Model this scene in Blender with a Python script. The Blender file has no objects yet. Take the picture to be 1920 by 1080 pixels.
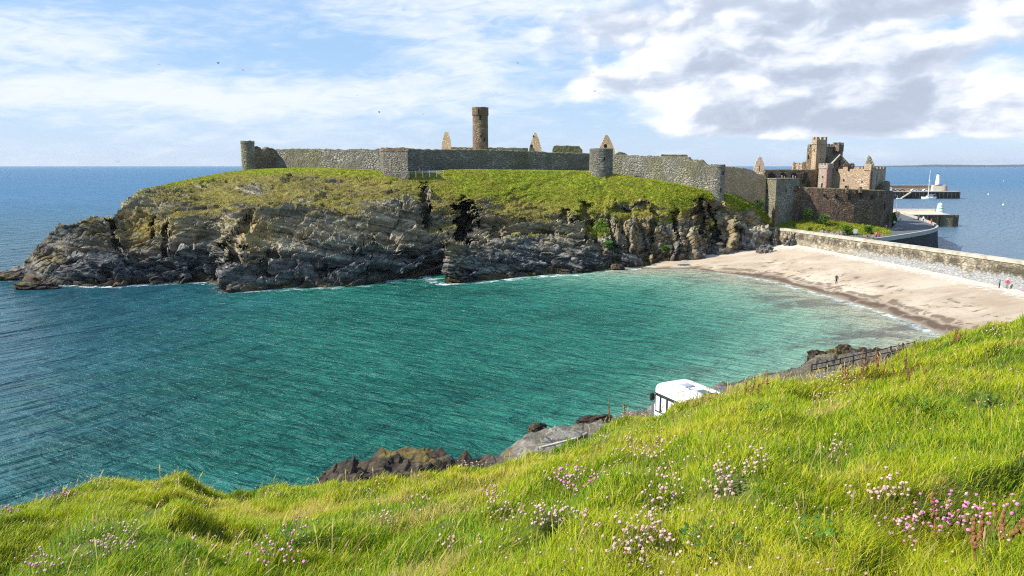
import bpy, bmesh, math, random
import numpy as np
from mathutils import Vector, Matrix

random.seed(7)
RNG = np.random.default_rng(11)
scene = bpy.context.scene
COL = scene.collection
R = math.radians

# ------------------------------------------------------------------ camera frame
F, PITCH, EYE = 1400.0, R(9.33), 22.0
CP, SP = math.cos(PITCH), math.sin(PITCH)

def ray(px, py):
    """slopes (dx, dz) per metre of +Y for a photo pixel"""
    x = (np.asarray(px, float) - 960) / F
    y = (540 - np.asarray(py, float)) / F
    d = CP + y * SP
    return x / d, (-SP + y * CP) / d

def PY(px, py, Y):
    a, b = ray(px, py)
    return np.stack([a * Y, np.broadcast_to(np.asarray(Y, float), np.shape(a * Y)), EYE + b * Y], -1)

def PZ(px, py, z):
    a, b = ray(px, py)
    return PY(px, py, (z - EYE) / b)

# ------------------------------------------------------------------ numpy noise
_perm = np.random.default_rng(3).permutation(256).astype(np.int64)
_perm = np.concatenate([_perm, _perm, _perm])
_g = np.random.default_rng(4).normal(size=(256, 3)); _g /= np.linalg.norm(_g, axis=1)[:, None]

def _hash(i, j, k):
    return _perm[_perm[_perm[i & 255] + (j & 255)] + (k & 255)]

def perlin(p):
    p = np.asarray(p, float)
    i = np.floor(p).astype(np.int64); f = p - i
    u = f * f * f * (f * (f * 6 - 15) + 10)
    out = 0
    for dx in (0, 1):
        wx = u[..., 0] if dx else 1 - u[..., 0]
        for dy in (0, 1):
            wy = u[..., 1] if dy else 1 - u[..., 1]
            for dz in (0, 1):
                wz = u[..., 2] if dz else 1 - u[..., 2]
                g = _g[_hash(i[..., 0] + dx, i[..., 1] + dy, i[..., 2] + dz)]
                out = out + wx * wy * wz * (g[..., 0] * (f[..., 0] - dx) + g[..., 1] * (f[..., 1] - dy) + g[..., 2] * (f[..., 2] - dz))
    return out * 1.5

def fbm(p, o=4):
    s, a, t = 0, 1, 0
    p = np.asarray(p, float)
    for k in range(o):
        s = s + a * perlin(p * 2.03 ** k + 17.3 * k); t += a; a *= .5
    return s / t

def ridged(p, o=4):
    s, a, t = 0, 1, 0
    p = np.asarray(p, float)
    for k in range(o):
        s = s + a * (1 - 2 * np.abs(perlin(p * 2.07 ** k + 9.1 * k))); t += a; a *= .5
    return s / t

def facets(p, tilt=.5):
    """blocky offset field: every Voronoi cell is a tilted plane; also returns the crack mask"""
    p = np.asarray(p, float)
    i = np.floor(p).astype(np.int64)
    best = np.full(p.shape[:-1], 9e9); sec = best.copy(); val = np.zeros(p.shape[:-1])
    for dx in (-1, 0, 1):
        for dy in (-1, 0, 1):
            for dz in (-1, 0, 1):
                h = _hash(i[..., 0] + dx, i[..., 1] + dy, i[..., 2] + dz)
                g = _g[h]
                c = np.stack([i[..., 0] + dx, i[..., 1] + dy, i[..., 2] + dz], -1) + .5 + .45 * g
                v = p - c
                d = (v ** 2).sum(-1)
                g2 = _g[(h + 91) & 255]
                o = g2[..., 2] * .6 + tilt * (v * g2[..., [1, 2, 0]]).sum(-1)
                m = d < best
                sec = np.where(m, best, np.minimum(sec, d))
                val = np.where(m, o, val); best = np.where(m, d, best)
    return val, np.sqrt(sec) - np.sqrt(best)

def sstep(a, b, x):
    t = np.clip((x - a) / (b - a), 0, 1)
    return t * t * (3 - 2 * t)

# ------------------------------------------------------------------ mesh helpers
def link(o, parent=None):
    COL.objects.link(o)
    if parent is not None:
        o.parent = parent
    return o

def tag(o, label=None, cat=None, group=None, kind=None):
    if label: o['label'] = label
    if cat: o['category'] = cat
    if group: o['group'] = group
    if kind: o['kind'] = kind
    return o

def empty(name, loc, label, cat, group=None, rz=0):
    o = bpy.data.objects.new(name, None); o.location = loc; o.rotation_euler = (0, 0, rz)
    o.empty_display_size = .3
    link(o)
    return tag(o, label, cat, group, 'thing')

def np_mesh(name, co, faces4=None, faces3=None, smooth=True, attrs=None):
    co = np.asarray(co, np.float32).reshape(-1, 3)
    me = bpy.data.meshes.new(name)
    me.vertices.add(len(co)); me.vertices.foreach_set('co', co.ravel())
    loops, starts, n = [], [], 0
    if faces4 is not None and len(faces4):
        f = np.asarray(faces4, np.int32); loops.append(f.ravel()); starts.append(np.arange(len(f)) * 4); n = len(f) * 4
    if faces3 is not None and len(faces3):
        f = np.asarray(faces3, np.int32); loops.append(f.ravel()); starts.append(n + np.arange(len(f)) * 3)
    loops = np.concatenate(loops).astype(np.int32); starts = np.concatenate(starts).astype(np.int32)
    me.loops.add(len(loops)); me.loops.foreach_set('vertex_index', loops)
    me.polygons.add(len(starts)); me.polygons.foreach_set('loop_start', starts)
    me.update(calc_edges=True)
    me.polygons.foreach_set('use_smooth', np.full(len(starts), bool(smooth)))
    for k, v in (attrs or {}).items():
        a = me.attributes.new(k, 'FLOAT', 'POINT'); a.data.foreach_set('value', np.asarray(v, np.float32).ravel())
    return me

def grid_faces(nu, nv, off=0):
    """nu rows x nv columns of vertices, row-major"""
    a = np.arange(nu * nv).reshape(nu, nv) + off
    return np.stack([a[:-1, :-1], a[:-1, 1:], a[1:, 1:], a[1:, :-1]], -1).reshape(-1, 4)

def grid_normals(P):
    du = np.gradient(P, axis=1); dv = np.gradient(P, axis=0)
    n = np.cross(du, dv)
    return n / np.maximum(np.linalg.norm(n, axis=-1, keepdims=True), 1e-6)

def obj(name, me, mats, parent=None):
    o = bpy.data.objects.new(name, me)
    for m in (mats if isinstance(mats, (list, tuple)) else [mats]):
        if m is not None and len(me.materials) < 8 and m.name not in [x.name for x in me.materials]:
            me.materials.append(m)
    return link(o, parent)

class MB:
    """collects simple shapes into one mesh"""
    def __init__(s): s.bm = bmesh.new(); s.mi = 0
    def _mark(s, vs):
        for v in vs:
            for f in v.link_faces: f.material_index = s.mi
        return vs
    def box(s, c, d, rz=0, taper=1, rot=None):
        M = Matrix.Translation(Vector(c)) @ (rot.to_4x4() if rot else Matrix.Rotation(rz, 4, 'Z')) @ Matrix.Diagonal((d[0], d[1], d[2], 1))
        r = bmesh.ops.create_cube(s.bm, size=1)['verts']
        for v in r:
            if v.co.z > 0: v.co.x *= taper; v.co.y *= taper
            v.co = M @ v.co
        return s._mark(r)
    def cyl(s, c, r0, r1, h, n=16, cap=True):
        r = bmesh.ops.create_cone(s.bm, cap_ends=cap, segments=n, radius1=r0, radius2=r1, depth=h)['verts']
        for v in r: v.co += Vector(c) + Vector((0, 0, h / 2))
        return s._mark(r)
    def ball(s, c, d, sub=2):
        r = bmesh.ops.create_icosphere(s.bm, subdivisions=sub, radius=1)['verts']
        for v in r: v.co = Vector((v.co.x * d[0], v.co.y * d[1], v.co.z * d[2])) + Vector(c)
        return s._mark(r)
    def tube(s, a, b, r, n=6, r2=None):
        a, b = Vector(a), Vector(b); d = b - a
        q = d.to_track_quat('Z', 'Y').to_matrix().to_4x4()
        vs = bmesh.ops.create_cone(s.bm, cap_ends=True, segments=n, radius1=r, radius2=r if r2 is None else r2, depth=d.length)['verts']
        M = Matrix.Translation((a + b) / 2) @ q
        for v in vs: v.co = M @ v.co
        return s._mark(vs)
    def prism(s, poly, z0, z1):
        """vertical prism over a plan polygon (list of xy), z0/z1 numbers or per-corner lists"""
        n = len(poly)
        za = z0 if hasattr(z0, '__len__') else [z0] * n
        zb = z1 if hasattr(z1, '__len__') else [z1] * n
        A = [s.bm.verts.new((p[0], p[1], za[k])) for k, p in enumerate(poly)]
        B = [s.bm.verts.new((p[0], p[1], zb[k])) for k, p in enumerate(poly)]
        fs = [s.bm.faces.new(B), s.bm.faces.new(A[::-1])]
        for k in range(n):
            fs.append(s.bm.faces.new((A[k], A[(k + 1) % n], B[(k + 1) % n], B[k])))
        for f in fs: f.material_index = s.mi
        return A + B
    def slab(s, outline, thick):
        """a flat outline of 3-D points given thickness along the vector thick"""
        A = [s.bm.verts.new(Vector(p)) for p in outline]
        B = [s.bm.verts.new(Vector(p) + Vector(thick)) for p in outline]
        n = len(A)
        fs = [s.bm.faces.new(A), s.bm.faces.new(B[::-1])]
        for k in range(n):
            fs.append(s.bm.faces.new((A[k], B[k], B[(k + 1) % n], A[(k + 1) % n])))
        for f in fs: f.material_index = s.mi
    def lathe(s, c, prof, n=24):
        rings = []
        for r, z in prof:
            rings.append([s.bm.verts.new((c[0] + r * math.cos(2 * math.pi * k / n), c[1] + r * math.sin(2 * math.pi * k / n), c[2] + z)) for k in range(n)])
        for a, b in zip(rings, rings[1:]):
            for k in range(n):
                s.bm.faces.new((a[k], a[(k + 1) % n], b[(k + 1) % n], b[k])).material_index = s.mi
        s.bm.faces.new(rings[-1]).material_index = s.mi
        s.bm.faces.new(rings[0][::-1]).material_index = s.mi
    def build(s, name, mats, parent=None, smooth=False, bevel=0):
        bm = s.bm
        bmesh.ops.recalc_face_normals(bm, faces=bm.faces)
        if bevel:
            bmesh.ops.bevel(bm, geom=[e for e in bm.edges], offset=bevel, segments=1, affect='EDGES', clamp_overlap=True)
        me = bpy.data.meshes.new(name); bm.to_mesh(me); bm.free()
        if smooth: me.polygons.foreach_set('use_smooth', [True] * len(me.polygons))
        return obj(name, me, mats, parent)

# ------------------------------------------------------------------ material helpers
class NT:
    def __init__(s, name):
        s.m = bpy.data.materials.new(name); s.m.use_nodes = True
        s.t = s.m.node_tree; s.t.nodes.clear()
        s.out = s.t.nodes.new('ShaderNodeOutputMaterial')
        s.b = s.t.nodes.new('ShaderNodeBsdfPrincipled')
        s.t.links.new(s.b.outputs[0], s.out.inputs[0])
        s.b.inputs['Roughness'].default_value = .85
        s.b.inputs['Specular IOR Level'].default_value = .25
    def n(s, typ, ins=None, **kw):
        nd = s.t.nodes.new('ShaderNode' + typ)
        for k, v in kw.items(): setattr(nd, k, v)
        for k, v in (ins or {}).items(): s.set(nd.inputs[k], v)
        return nd
    def set(s, sock, v):
        if isinstance(v, bpy.types.NodeSocket): s.t.links.new(v, sock)
        elif isinstance(v, (tuple, list)) and len(v) == 3 and sock.type == 'RGBA': sock.default_value = (*v, 1)
        else: sock.default_value = v
    def geo(s): return s.n('NewGeometry')
    def pos(s): return s.n('NewGeometry').outputs['Position']
    def mapping(s, vec, scale=(1, 1, 1), rot=(0, 0, 0), loc=(0, 0, 0)):
        if any(rot): vec = s.n('Mapping', {'Vector': vec, 'Rotation': rot}).outputs[0]
        return s.n('Mapping', {'Vector': vec, 'Scale': scale, 'Location': loc}).outputs[0]
    def noise(s, vec, scale=1, detail=4, rough=.55, dist=0):
        return s.n('TexNoise', {'Vector': vec, 'Scale': scale, 'Detail': detail, 'Roughness': rough, 'Distortion': dist}).outputs['Fac']
    def vor(s, vec, scale=1, feature='F1', out='Distance', rnd=1):
        return s.n('TexVoronoi', {'Vector': vec, 'Scale': scale, 'Randomness': rnd}, feature=feature).outputs[out]
    def ramp(s, fac, stops, interp='LINEAR'):
        r = s.n('ValToRGB', {'Fac': fac}); r.color_ramp.interpolation = interp
        e = r.color_ramp.elements
        while len(e) < len(stops): e.new(.5)
        for k, (p, c) in enumerate(stops):
            e[k].position = p; e[k].color = (*c, 1) if hasattr(c, '__len__') else (c, c, c, 1)
        return r.outputs[0]
    def rng(s, v, a, b, c=0, d=1, smooth=False):
        n_ = s.n('MapRange', {'Value': v, 'From Min': a, 'From Max': b, 'To Min': c, 'To Max': d})
        if smooth: n_.interpolation_type = 'SMOOTHSTEP'
        return n_.outputs[0]
    def mix(s, f, a, b, mode='MIX'):
        n_ = s.n('Mix', data_type='RGBA', blend_type=mode)
        s.set(n_.inputs[0], f); s.set(n_.inputs[6], a); s.set(n_.inputs[7], b)
        return n_.outputs[2]
    def math(s, op, a, b=0.0, c=None):
        n_ = s.n('Math', operation=op); s.set(n_.inputs[0], a); s.set(n_.inputs[1], b)
        if c is not None: s.set(n_.inputs[2], c)
        return n_.outputs[0]
    def attr(s, name): return s.n('Attribute', attribute_name=name).outputs['Fac']
    def sep(s, v): return s.n('SeparateXYZ', {'Vector': v}).outputs
    def bump(s, h, strength=.5, dist=.1, normal=None):
        b = s.n('Bump', {'Height': h, 'Strength': strength, 'Distance': dist})
        if normal is not None: s.set(b.inputs['Normal'], normal)
        return b.outputs[0]
    def base(s, c): s.set(s.b.inputs['Base Color'], c)
    def normal(s, v): s.set(s.b.inputs['Normal'], v)
    def put(s, **kw):
        for k, v in kw.items(): s.set(s.b.inputs[k.replace('_', ' ')], v)
        return s

def plain(name, c, rough=.6, var=.15, scale=3, metallic=0):
    t = NT(name)
    nz = t.noise(t.pos(), scale, 4)
    t.base(t.mix(t.rng(nz, .3, .7), tuple(x * (1 - var) for x in c), tuple(min(1, x * (1 + var)) for x in c)))
    t.put(Roughness=rough, Metallic=metallic)
    t.normal(t.bump(nz, .15, .02))
    return t.m

def stone(name, dark, mid, pale, scale=1.5, moss=(.14, .13, .05), mossy=.35, bump=.8, course=1.7):
    """rubble masonry: a cell per stone in two sizes, recessed joints, repairs, lichen and damp in patches"""
    t = NT(name); p = t.pos()
    warp = t.n('VectorMath', {0: p, 1: t.n('VectorMath', {0: t.n('TexNoise', {'Vector': p, 'Scale': .9, 'Detail': 2}).outputs['Color'], 1: (.35, .35, .25)}, operation='MULTIPLY').outputs[0]}, operation='ADD').outputs[0]
    q = t.mapping(warp, (1, 1, course)); q2 = t.mapping(warp, (.8, .8, course * 1.25))
    big = t.noise(t.mapping(p, (1, 1, .55)), .16, 4, .6); rep_ = t.rng(t.noise(t.mapping(p, (.5, .5, .8), (0, 0, 0), (9, 4, 2)), .35, 3, .5), .47, .53)
    cell = t.mix(rep_, t.vor(q, scale * .72, out='Color'), t.vor(q2, scale * 1.6, out='Color')); cell = t.sep(cell)[0]
    edge = t.rng(rep_, 0, 1, 0, 1)
    edge = t.math('ADD', t.math('MULTIPLY', t.vor(q, scale * .72, 'DISTANCE_TO_EDGE'), t.math('SUBTRACT', 1.0, rep_)), t.math('MULTIPLY', t.vor(q2, scale * 1.6, 'DISTANCE_TO_EDGE'), rep_))
    fine = t.noise(p, 7, 5, .65); med = t.noise(t.mapping(p, (1, 1, .4)), .7, 5, .65)
    c = t.ramp(cell, [(0, tuple(.6 * a + .4 * b for a, b in zip(dark, mid))), (.5, mid), (.85, tuple(.65 * a + .35 * b for a, b in zip(mid, pale))), (1, pale)])
    c = t.mix(t.rng(med, .36, .66, .55, 0), c, tuple(x * .55 for x in mid))
    c = t.mix(t.rng(med, .52, .72, 0, .45), c, pale)
    c = t.mix(t.rng(fine, .3, .7, .22, 0), c, (.02, .02, .02))
    c = t.mix(t.math('MULTIPLY', t.rng(big, .46, .66), mossy), c, moss)
    c = t.mix(t.rng(edge, .012, .09, .8, 0), c, tuple(x * .32 for x in mid))
    t.base(c)
    h = t.math('ADD', t.rng(edge, 0, .2), t.math('ADD', t.math('MULTIPLY', cell, .45), t.math('MULTIPLY', fine, .4)))
    t.normal(t.bump(h, bump, .28)); t.put(Roughness=.93)
    return t.m

# ================================================================== light, sky, camera
SUN_EL, SUN_AZ = R(39), R(-101)          # azimuth from +Y towards +X: the sun stands to the left, a little behind the camera
S = Vector((math.cos(SUN_EL) * math.sin(SUN_AZ), math.cos(SUN_EL) * math.cos(SUN_AZ), math.sin(SUN_EL)))
sun = bpy.data.lights.new('sun', 'SUN'); sun.energy = 5.0; sun.angle = R(.53); sun.color = (1, .945, .85)
so = bpy.data.objects.new('sun', sun); so.rotation_euler = S.to_track_quat('Z', 'Y').to_euler(); link(so)

cam = bpy.data.cameras.new('camera'); cam.sensor_width = 36; cam.lens = F / 1920 * 36
cam.clip_start = .1; cam.clip_end = 90000
co = bpy.data.objects.new('camera', cam); co.location = (0, 0, EYE); co.rotation_euler = (math.pi / 2 - PITCH, 0, 0)
link(co); scene.camera = co
scene.view_settings.view_transform = 'Standard'; scene.view_settings.look = 'None'
scene.cycles.use_denoising = False; scene.cycles.filter_width = 1.15; scene.cycles.use_adaptive_sampling = False; scene.cycles.sample_clamp_indirect = 3; scene.cycles.sample_clamp_direct = 2.5; scene.cycles.caustics_reflective = False; scene.cycles.caustics_refractive = False
scene.view_settings.gamma = 1; scene.view_settings.exposure = .58

def build_world():
    w = bpy.data.worlds.new('World'); scene.world = w; w.use_nodes = True
    nt = w.node_tree; nt.nodes.clear()
    t = NT.__new__(NT); t.t = nt
    out = nt.nodes.new('ShaderNodeOutputWorld'); bg = nt.nodes.new('ShaderNodeBackground')
    nt.links.new(bg.outputs[0], out.inputs[0])
    sky = nt.nodes.new('ShaderNodeTexSky'); sky.sky_type = 'NISHITA'; sky.sun_disc = False
    sky.sun_elevation = SUN_EL; sky.sun_rotation = SUN_AZ % (2 * math.pi)
    sky.air_density = 1.0; sky.dust_density = .35; sky.ozone_density = 2.5; sky.altitude = 0
    d = t.n('TexCoord').outputs['Generated']
    x, y, z = t.sep(d)
    az = t.math('MULTIPLY', t.math('ARCTAN2', x, y), 57.2958)          # degrees
    el = t.math('MULTIPLY', t.math('ARCSINE', z), 57.2958)
    P = t.n('CombineXYZ', {'X': az, 'Y': el, 'Z': 0.0}).outputs[0]
    # --- high thin cloud: streaks and a long bank
    nz = t.noise(t.mapping(P, (.10, .55, 1), (0, 0, R(4))), 1, 8, .62, .4)
    nf = t.noise(t.mapping(P, (.33, 1.25, 1), (0, 0, R(-6)), (3, 7, 0)), 1, 8, .62, .7)
    streak = t.math('ADD', t.math('MULTIPLY', nz, .62), t.math('MULTIPLY', nf, .5))
    def blob(ax, ay, rx, ry):
        a = t.math('DIVIDE', t.math('SUBTRACT', az, ax), rx); b = t.math('DIVIDE', t.math('SUBTRACT', el, ay), ry)
        q = t.math('ADD', t.math('MULTIPLY', a, a), t.math('MULTIPLY', b, b))
        return t.math('EXPONENT', t.math('MULTIPLY', q, -1.0))
    bias = t.math('MULTIPLY', blob(-22, 4.6, 18, 1.5), .34)
    for a in ((-31, 8.0, 7, 1.5, .28), (-4, 7.4, 5, 2.4, .22), (-15, 10.6, 14, 1.6, .06), (0, 12.5, 9, 3.5, .24), (-14, 7.6, 9, .9, -.12), (-27, 12, 6, 1.7, -.12)):
        bias = t.math('ADD', bias, t.math('MULTIPLY', blob(*a[:4]), a[4]))
    cir = t.rng(t.math('ADD', streak, bias), .50, .90, .05, .92, True)
    # --- heaped cloud in the right half
    wp = t.n('VectorMath', {0: P, 1: t.n('VectorMath', {0: t.n('TexNoise', {'Vector': P, 'Scale': .22, 'Detail': 3}).outputs['Color'], 1: (3.2, 1.6, 0)}, operation='MULTIPLY').outputs[0]}, operation='ADD').outputs[0]
    def dens(off):
        q = t.mapping(wp, (.105, .205, 1), (0, 0, R(-5)), (off[0] + 4.3, off[1] + 1.7, 0))
        return t.noise(q, 1, 9, .53, .1)
    cb = t.math('MULTIPLY', blob(22, 8.8, 16, 5.6), .66)
    for a in ((11, 8.6, 6.5, 2.8, .14), (25, 3.9, 13, 1.6, .30), (27, 2.5, 11, 1.0, .30), (17, 3.0, 4, .9, .16), (8.0, 5.6, 5.0, 1.2, .24), (6.5, 10.0, 3.5, 1.6, .14), (31, 11, 4, 3, .08), (19, .5, 22, .9, -.35), (4.0, 3.5, 7, 1.6, -.14), (29.0, 8.9, 2.6, .8, -.22)):
        cb = t.math('ADD', cb, t.math('MULTIPLY', blob(*a[:4]), a[4]))
    d0 = t.math('ADD', dens((0, 0)), cb)
    cm = t.rng(d0, .68, .86, 0, 1, True)
    lit = t.math('SUBTRACT', dens((0, 0)), dens((-.10, .16)))           # denser towards the lower right: this side faces the sun
    lit = t.rng(lit, -.10, .11, 0, 1, True)
    thin = t.rng(d0, .72, 1.12, 1, 0)
    fl = t.noise(t.mapping(wp, (.3, .8, 1)), 1, 7, .6, .3)
    lum = t.math('ADD', t.math('ADD', t.math('MULTIPLY', lit, .66), t.math('MULTIPLY', thin, .44)), t.rng(fl, .3, .7, -.15, .15))
    ccol = t.ramp(lum, [(.08, (.36, .405, .495)), (.34, (.435, .485, .58)), (.56, (.58, .615, .68)), (.78, (.75, .76, .775))])
    # --- put together
    base = t.mix(1.0, sky.outputs[0], (.105, .105, .105), 'MULTIPLY')
    hz = t.rng(el, 0, 9, .8, .0, True)
    base = t.mix(.80, base, t.ramp(t.rng(el, 0, 14), [(0, (.39, .50, .67)), (.22, (.33, .47, .67)), (.55, (.26, .43, .67)), (1, (.235, .40, .65))]))
    c = t.mix(cir, base, (.63, .67, .74))
    c = t.mix(t.math('MULTIPLY', cm, .96), c, ccol)
    up = t.rng(el, -1.5, 0)
    c = t.mix(up, (.30, .42, .52), c)
    nt.links.new(c, bg.inputs[0]); bg.inputs[1].default_value = 1.0
build_world()

# ================================================================== materials
def headland_material():
    t = NT('headland_rock_and_turf'); p = t.pos(); z = t.sep(p)[2]
    g = t.attr('grass'); lich = t.attr('lichen'); warm = t.attr('warm'); lush = t.attr('lush')
    strat = t.noise(t.mapping(p, (.05, .08, 1.1), (0, R(-14), 0)), 1, 7, .66, .35)
    n1 = t.noise(p, .22, 5, .6); n2 = t.noise(p, 1.3, 6, .65); n3 = t.noise(p, 5, 4, .6)
    mixv = t.math('ADD', t.math('MULTIPLY', strat, .68), t.math('MULTIPLY', n2, .32))
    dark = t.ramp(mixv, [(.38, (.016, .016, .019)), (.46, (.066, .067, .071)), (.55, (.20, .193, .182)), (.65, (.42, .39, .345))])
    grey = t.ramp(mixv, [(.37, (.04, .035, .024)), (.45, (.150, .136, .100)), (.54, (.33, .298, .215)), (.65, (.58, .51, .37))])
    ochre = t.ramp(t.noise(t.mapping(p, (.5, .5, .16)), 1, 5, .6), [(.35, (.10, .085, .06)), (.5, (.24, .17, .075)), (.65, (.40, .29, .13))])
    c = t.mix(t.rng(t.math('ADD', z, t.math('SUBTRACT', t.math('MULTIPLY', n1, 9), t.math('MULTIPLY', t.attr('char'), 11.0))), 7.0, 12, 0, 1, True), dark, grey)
    c = t.mix(t.math('MULTIPLY', warm, t.rng(t.math('ADD', n1, t.math('MULTIPLY', n2, .35)), .55, .78)), c, ochre)
    c = t.mix(t.math('MULTIPLY', lich, t.rng(n2, .36, .56)), c, (.34, .235, .025))
    wet = t.rng(t.math('ADD', z, t.math('MULTIPLY', n2, 1.3)), 1.3, 2.3, 1, 0)
    c = t.mix(t.math('MULTIPLY', wet, .8), c, t.mix(t.rng(n1, .45, .6), (.028, .024, .020), (.12, .075, .018)))
    # turf
    gp = t.noise(p, .12, 5, .6, .3); gq = t.noise(t.mapping(p, (.7, .7, 1.2)), 1.0, 6, .7); gr = t.noise(p, 2.6, 5, .7)
    turf = t.ramp(t.math('ADD', t.math('MULTIPLY', gp, .45), t.math('MULTIPLY', gq, .55)), [(.36, (.16, .14, .025)), (.46, (.28, .265, .026)), (.54, (.38, .36, .04)), (.64, (.48, .39, .10))])
    green = t.ramp(gq, [(.35, (.13, .19, .010)), (.5, (.27, .33, .014)), (.65, (.42, .42, .03))])
    turf = t.mix(t.math('MULTIPLY', lush, t.rng(gp, .34, .52)), turf, green)
    brown = t.ramp(t.math('ADD', t.math('MULTIPLY', gq, .6), t.math('MULTIPLY', strat, .4)), [(.36, (.08, .065, .035)), (.46, (.19, .155, .055)), (.55, (.31, .265, .06)), (.66, (.46, .37, .16))])
    turf = t.mix(t.math('MULTIPLY', t.attr('dry'), t.rng(t.math('ADD', t.math('MULTIPLY', n2, .5), t.math('MULTIPLY', gp, .5)), .34, .50)), turf, brown)
    turf = t.mix(t.rng(gr, .38, .50, .5, 0), turf, (.07, .075, .018))
    nzu = t.sep(t.n('NewGeometry').outputs['Normal'])[2]
    gm = t.math('ADD', g, t.math('ADD', t.rng(n2, .3, .7, -.34, .34), t.math('MULTIPLY', t.rng(nzu, .2, .75, -.28, .34), t.rng(z, 2.5, 8, .3, 1))))
    gm = t.rng(gm, .44, .62, 0, 1, True)
    t.base(t.mix(gm, c, turf))
    hb = t.math('ADD', t.math('MULTIPLY', strat, 1.6), t.math('ADD', t.math('MULTIPLY', n2, .9), t.math('MULTIPLY', n3, .35)))
    b1 = t.bump(hb, .55, .45)
    t.normal(t.bump(t.math('MULTIPLY', t.math('ADD', gq, t.math('MULTIPLY', gr, .8)), gm), .85, .55, b1))
    t.put(Roughness=.9)
    return t.m

def shore_rock_material():
    t = NT('shore_rock'); p = t.pos(); z = t.sep(p)[2]
    s = t.noise(t.mapping(p, (.6, .6, 3.2), (R(20), R(24), R(30))), 1, 7, .65, .8); n2 = t.noise(p, 2.2, 6, .65); n1 = t.noise(p, .35, 4)
    c = t.ramp(t.math('ADD', t.math('MULTIPLY', s, .6), t.math('MULTIPLY', n2, .4)), [(.38, (.010, .008, .007)), (.5, (.040, .029, .020)), (.60, (.10, .075, .048)), (.72, (.24, .19, .125))])
    c = t.mix(t.rng(n1, .50, .64, 0, .6), c, t.ramp(n2, [(.4, (.08, .06, .01)), (.6, (.25, .19, .035))]))
    grit = t.attr('gravel')
    c = t.mix(grit, c, t.ramp(n2, [(.35, (.22, .19, .15)), (.65, (.42, .38, .31))]))
    c = t.mix(t.rng(z, .15, .75, .85, 0), c, (.02, .016, .012))
    t.base(c); t.normal(t.bump(t.math('ADD', s, t.math('MULTIPLY', n2, .8)), .8, .3)); t.put(Roughness=.75)
    return t.m

def hill_material():
    t = NT('hillside_turf'); p = t.pos()
    n1 = t.noise(p, .7, 5, .6); n2 = t.noise(p, 9, 5, .7)
    c = t.ramp(n1, [(.3, (.05, .08, .01)), (.5, (.10, .135, .015)), (.7, (.20, .17, .05))])
    t.base(t.mix(t.rng(n2, .35, .6, .6, 0), c, (.02, .022, .008)))
    t.normal(t.bump(n2, .6, .04)); t.put(Roughness=.95)
    return t.m

def sand_material():
    t = NT('beach_sand'); p = t.pos(); v = t.attr('v'); u = t.attr('u')
    n1 = t.noise(t.mapping(p, (.05, .16, 1), (0, 0, R(-28))), 1, 6, .6, .4); n2 = t.noise(p, 1.4, 6, .7); n3 = t.noise(p, 14, 3)
    c = t.ramp(n1, [(.36, (.38, .295, .205)), (.5, (.46, .372, .272)), (.64, (.53, .445, .34))])
    pale = t.rng(t.math('ADD', v, t.rng(n2, .3, .7, -.10, .10)), .80, .90, 0, .9, True)
    c = t.mix(pale, c, t.mix(n2, (.44, .39, .33), (.72, .68, .62)))
    c = t.mix(t.rng(t.vor(p, 1.3), .10, .22, .35, 0), c, (.28, .22, .16))
    wet = t.rng(t.math('ADD', v, t.rng(n1, .3, .7, -.05, .05)), .06, .17, .85, 0, True)
    c = t.mix(wet, c, (.19, .145, .105))
    # tide wrack: ragged dark weed lines along the beach
    w1 = t.noise(t.mapping(p, (.22, .55, 1), (0, 0, R(-30))), 1, 7, .72, .8)
    def band(c0, half, thr):
        return t.math('MULTIPLY', t.rng(t.math('ABSOLUTE', t.math('SUBTRACT', t.math('ADD', v, t.rng(n1, .25, .75, -.07, .07)), c0)), half * .4, half, 1, 0), t.rng(w1, thr, thr + .05))
    weed = t.math('MAXIMUM', t.math('MAXIMUM', band(.17, .055, .46), t.math('MULTIPLY', band(.06, .06, .40), 1.1)), t.math('MAXIMUM', t.math('MULTIPLY', band(.42, .10, .555), 1.0), t.math('MAXIMUM', t.math('MULTIPLY', band(.29, .05, .545), .9), t.math('MULTIPLY', band(.62, .06, .58), .8))))
    c = t.mix(t.math('MULTIPLY', weed, .7), c, (.075, .045, .028))
    under = t.rng(v, -.02, .03, 1, 0)
    c = t.mix(under, c, (.30, .27, .20))
    t.base(c); t.normal(t.bump(t.math('ADD', n2, t.math('MULTIPLY', n3, .25)), .5, .12)); t.put(Roughness=.95)
    return t.m

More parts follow.
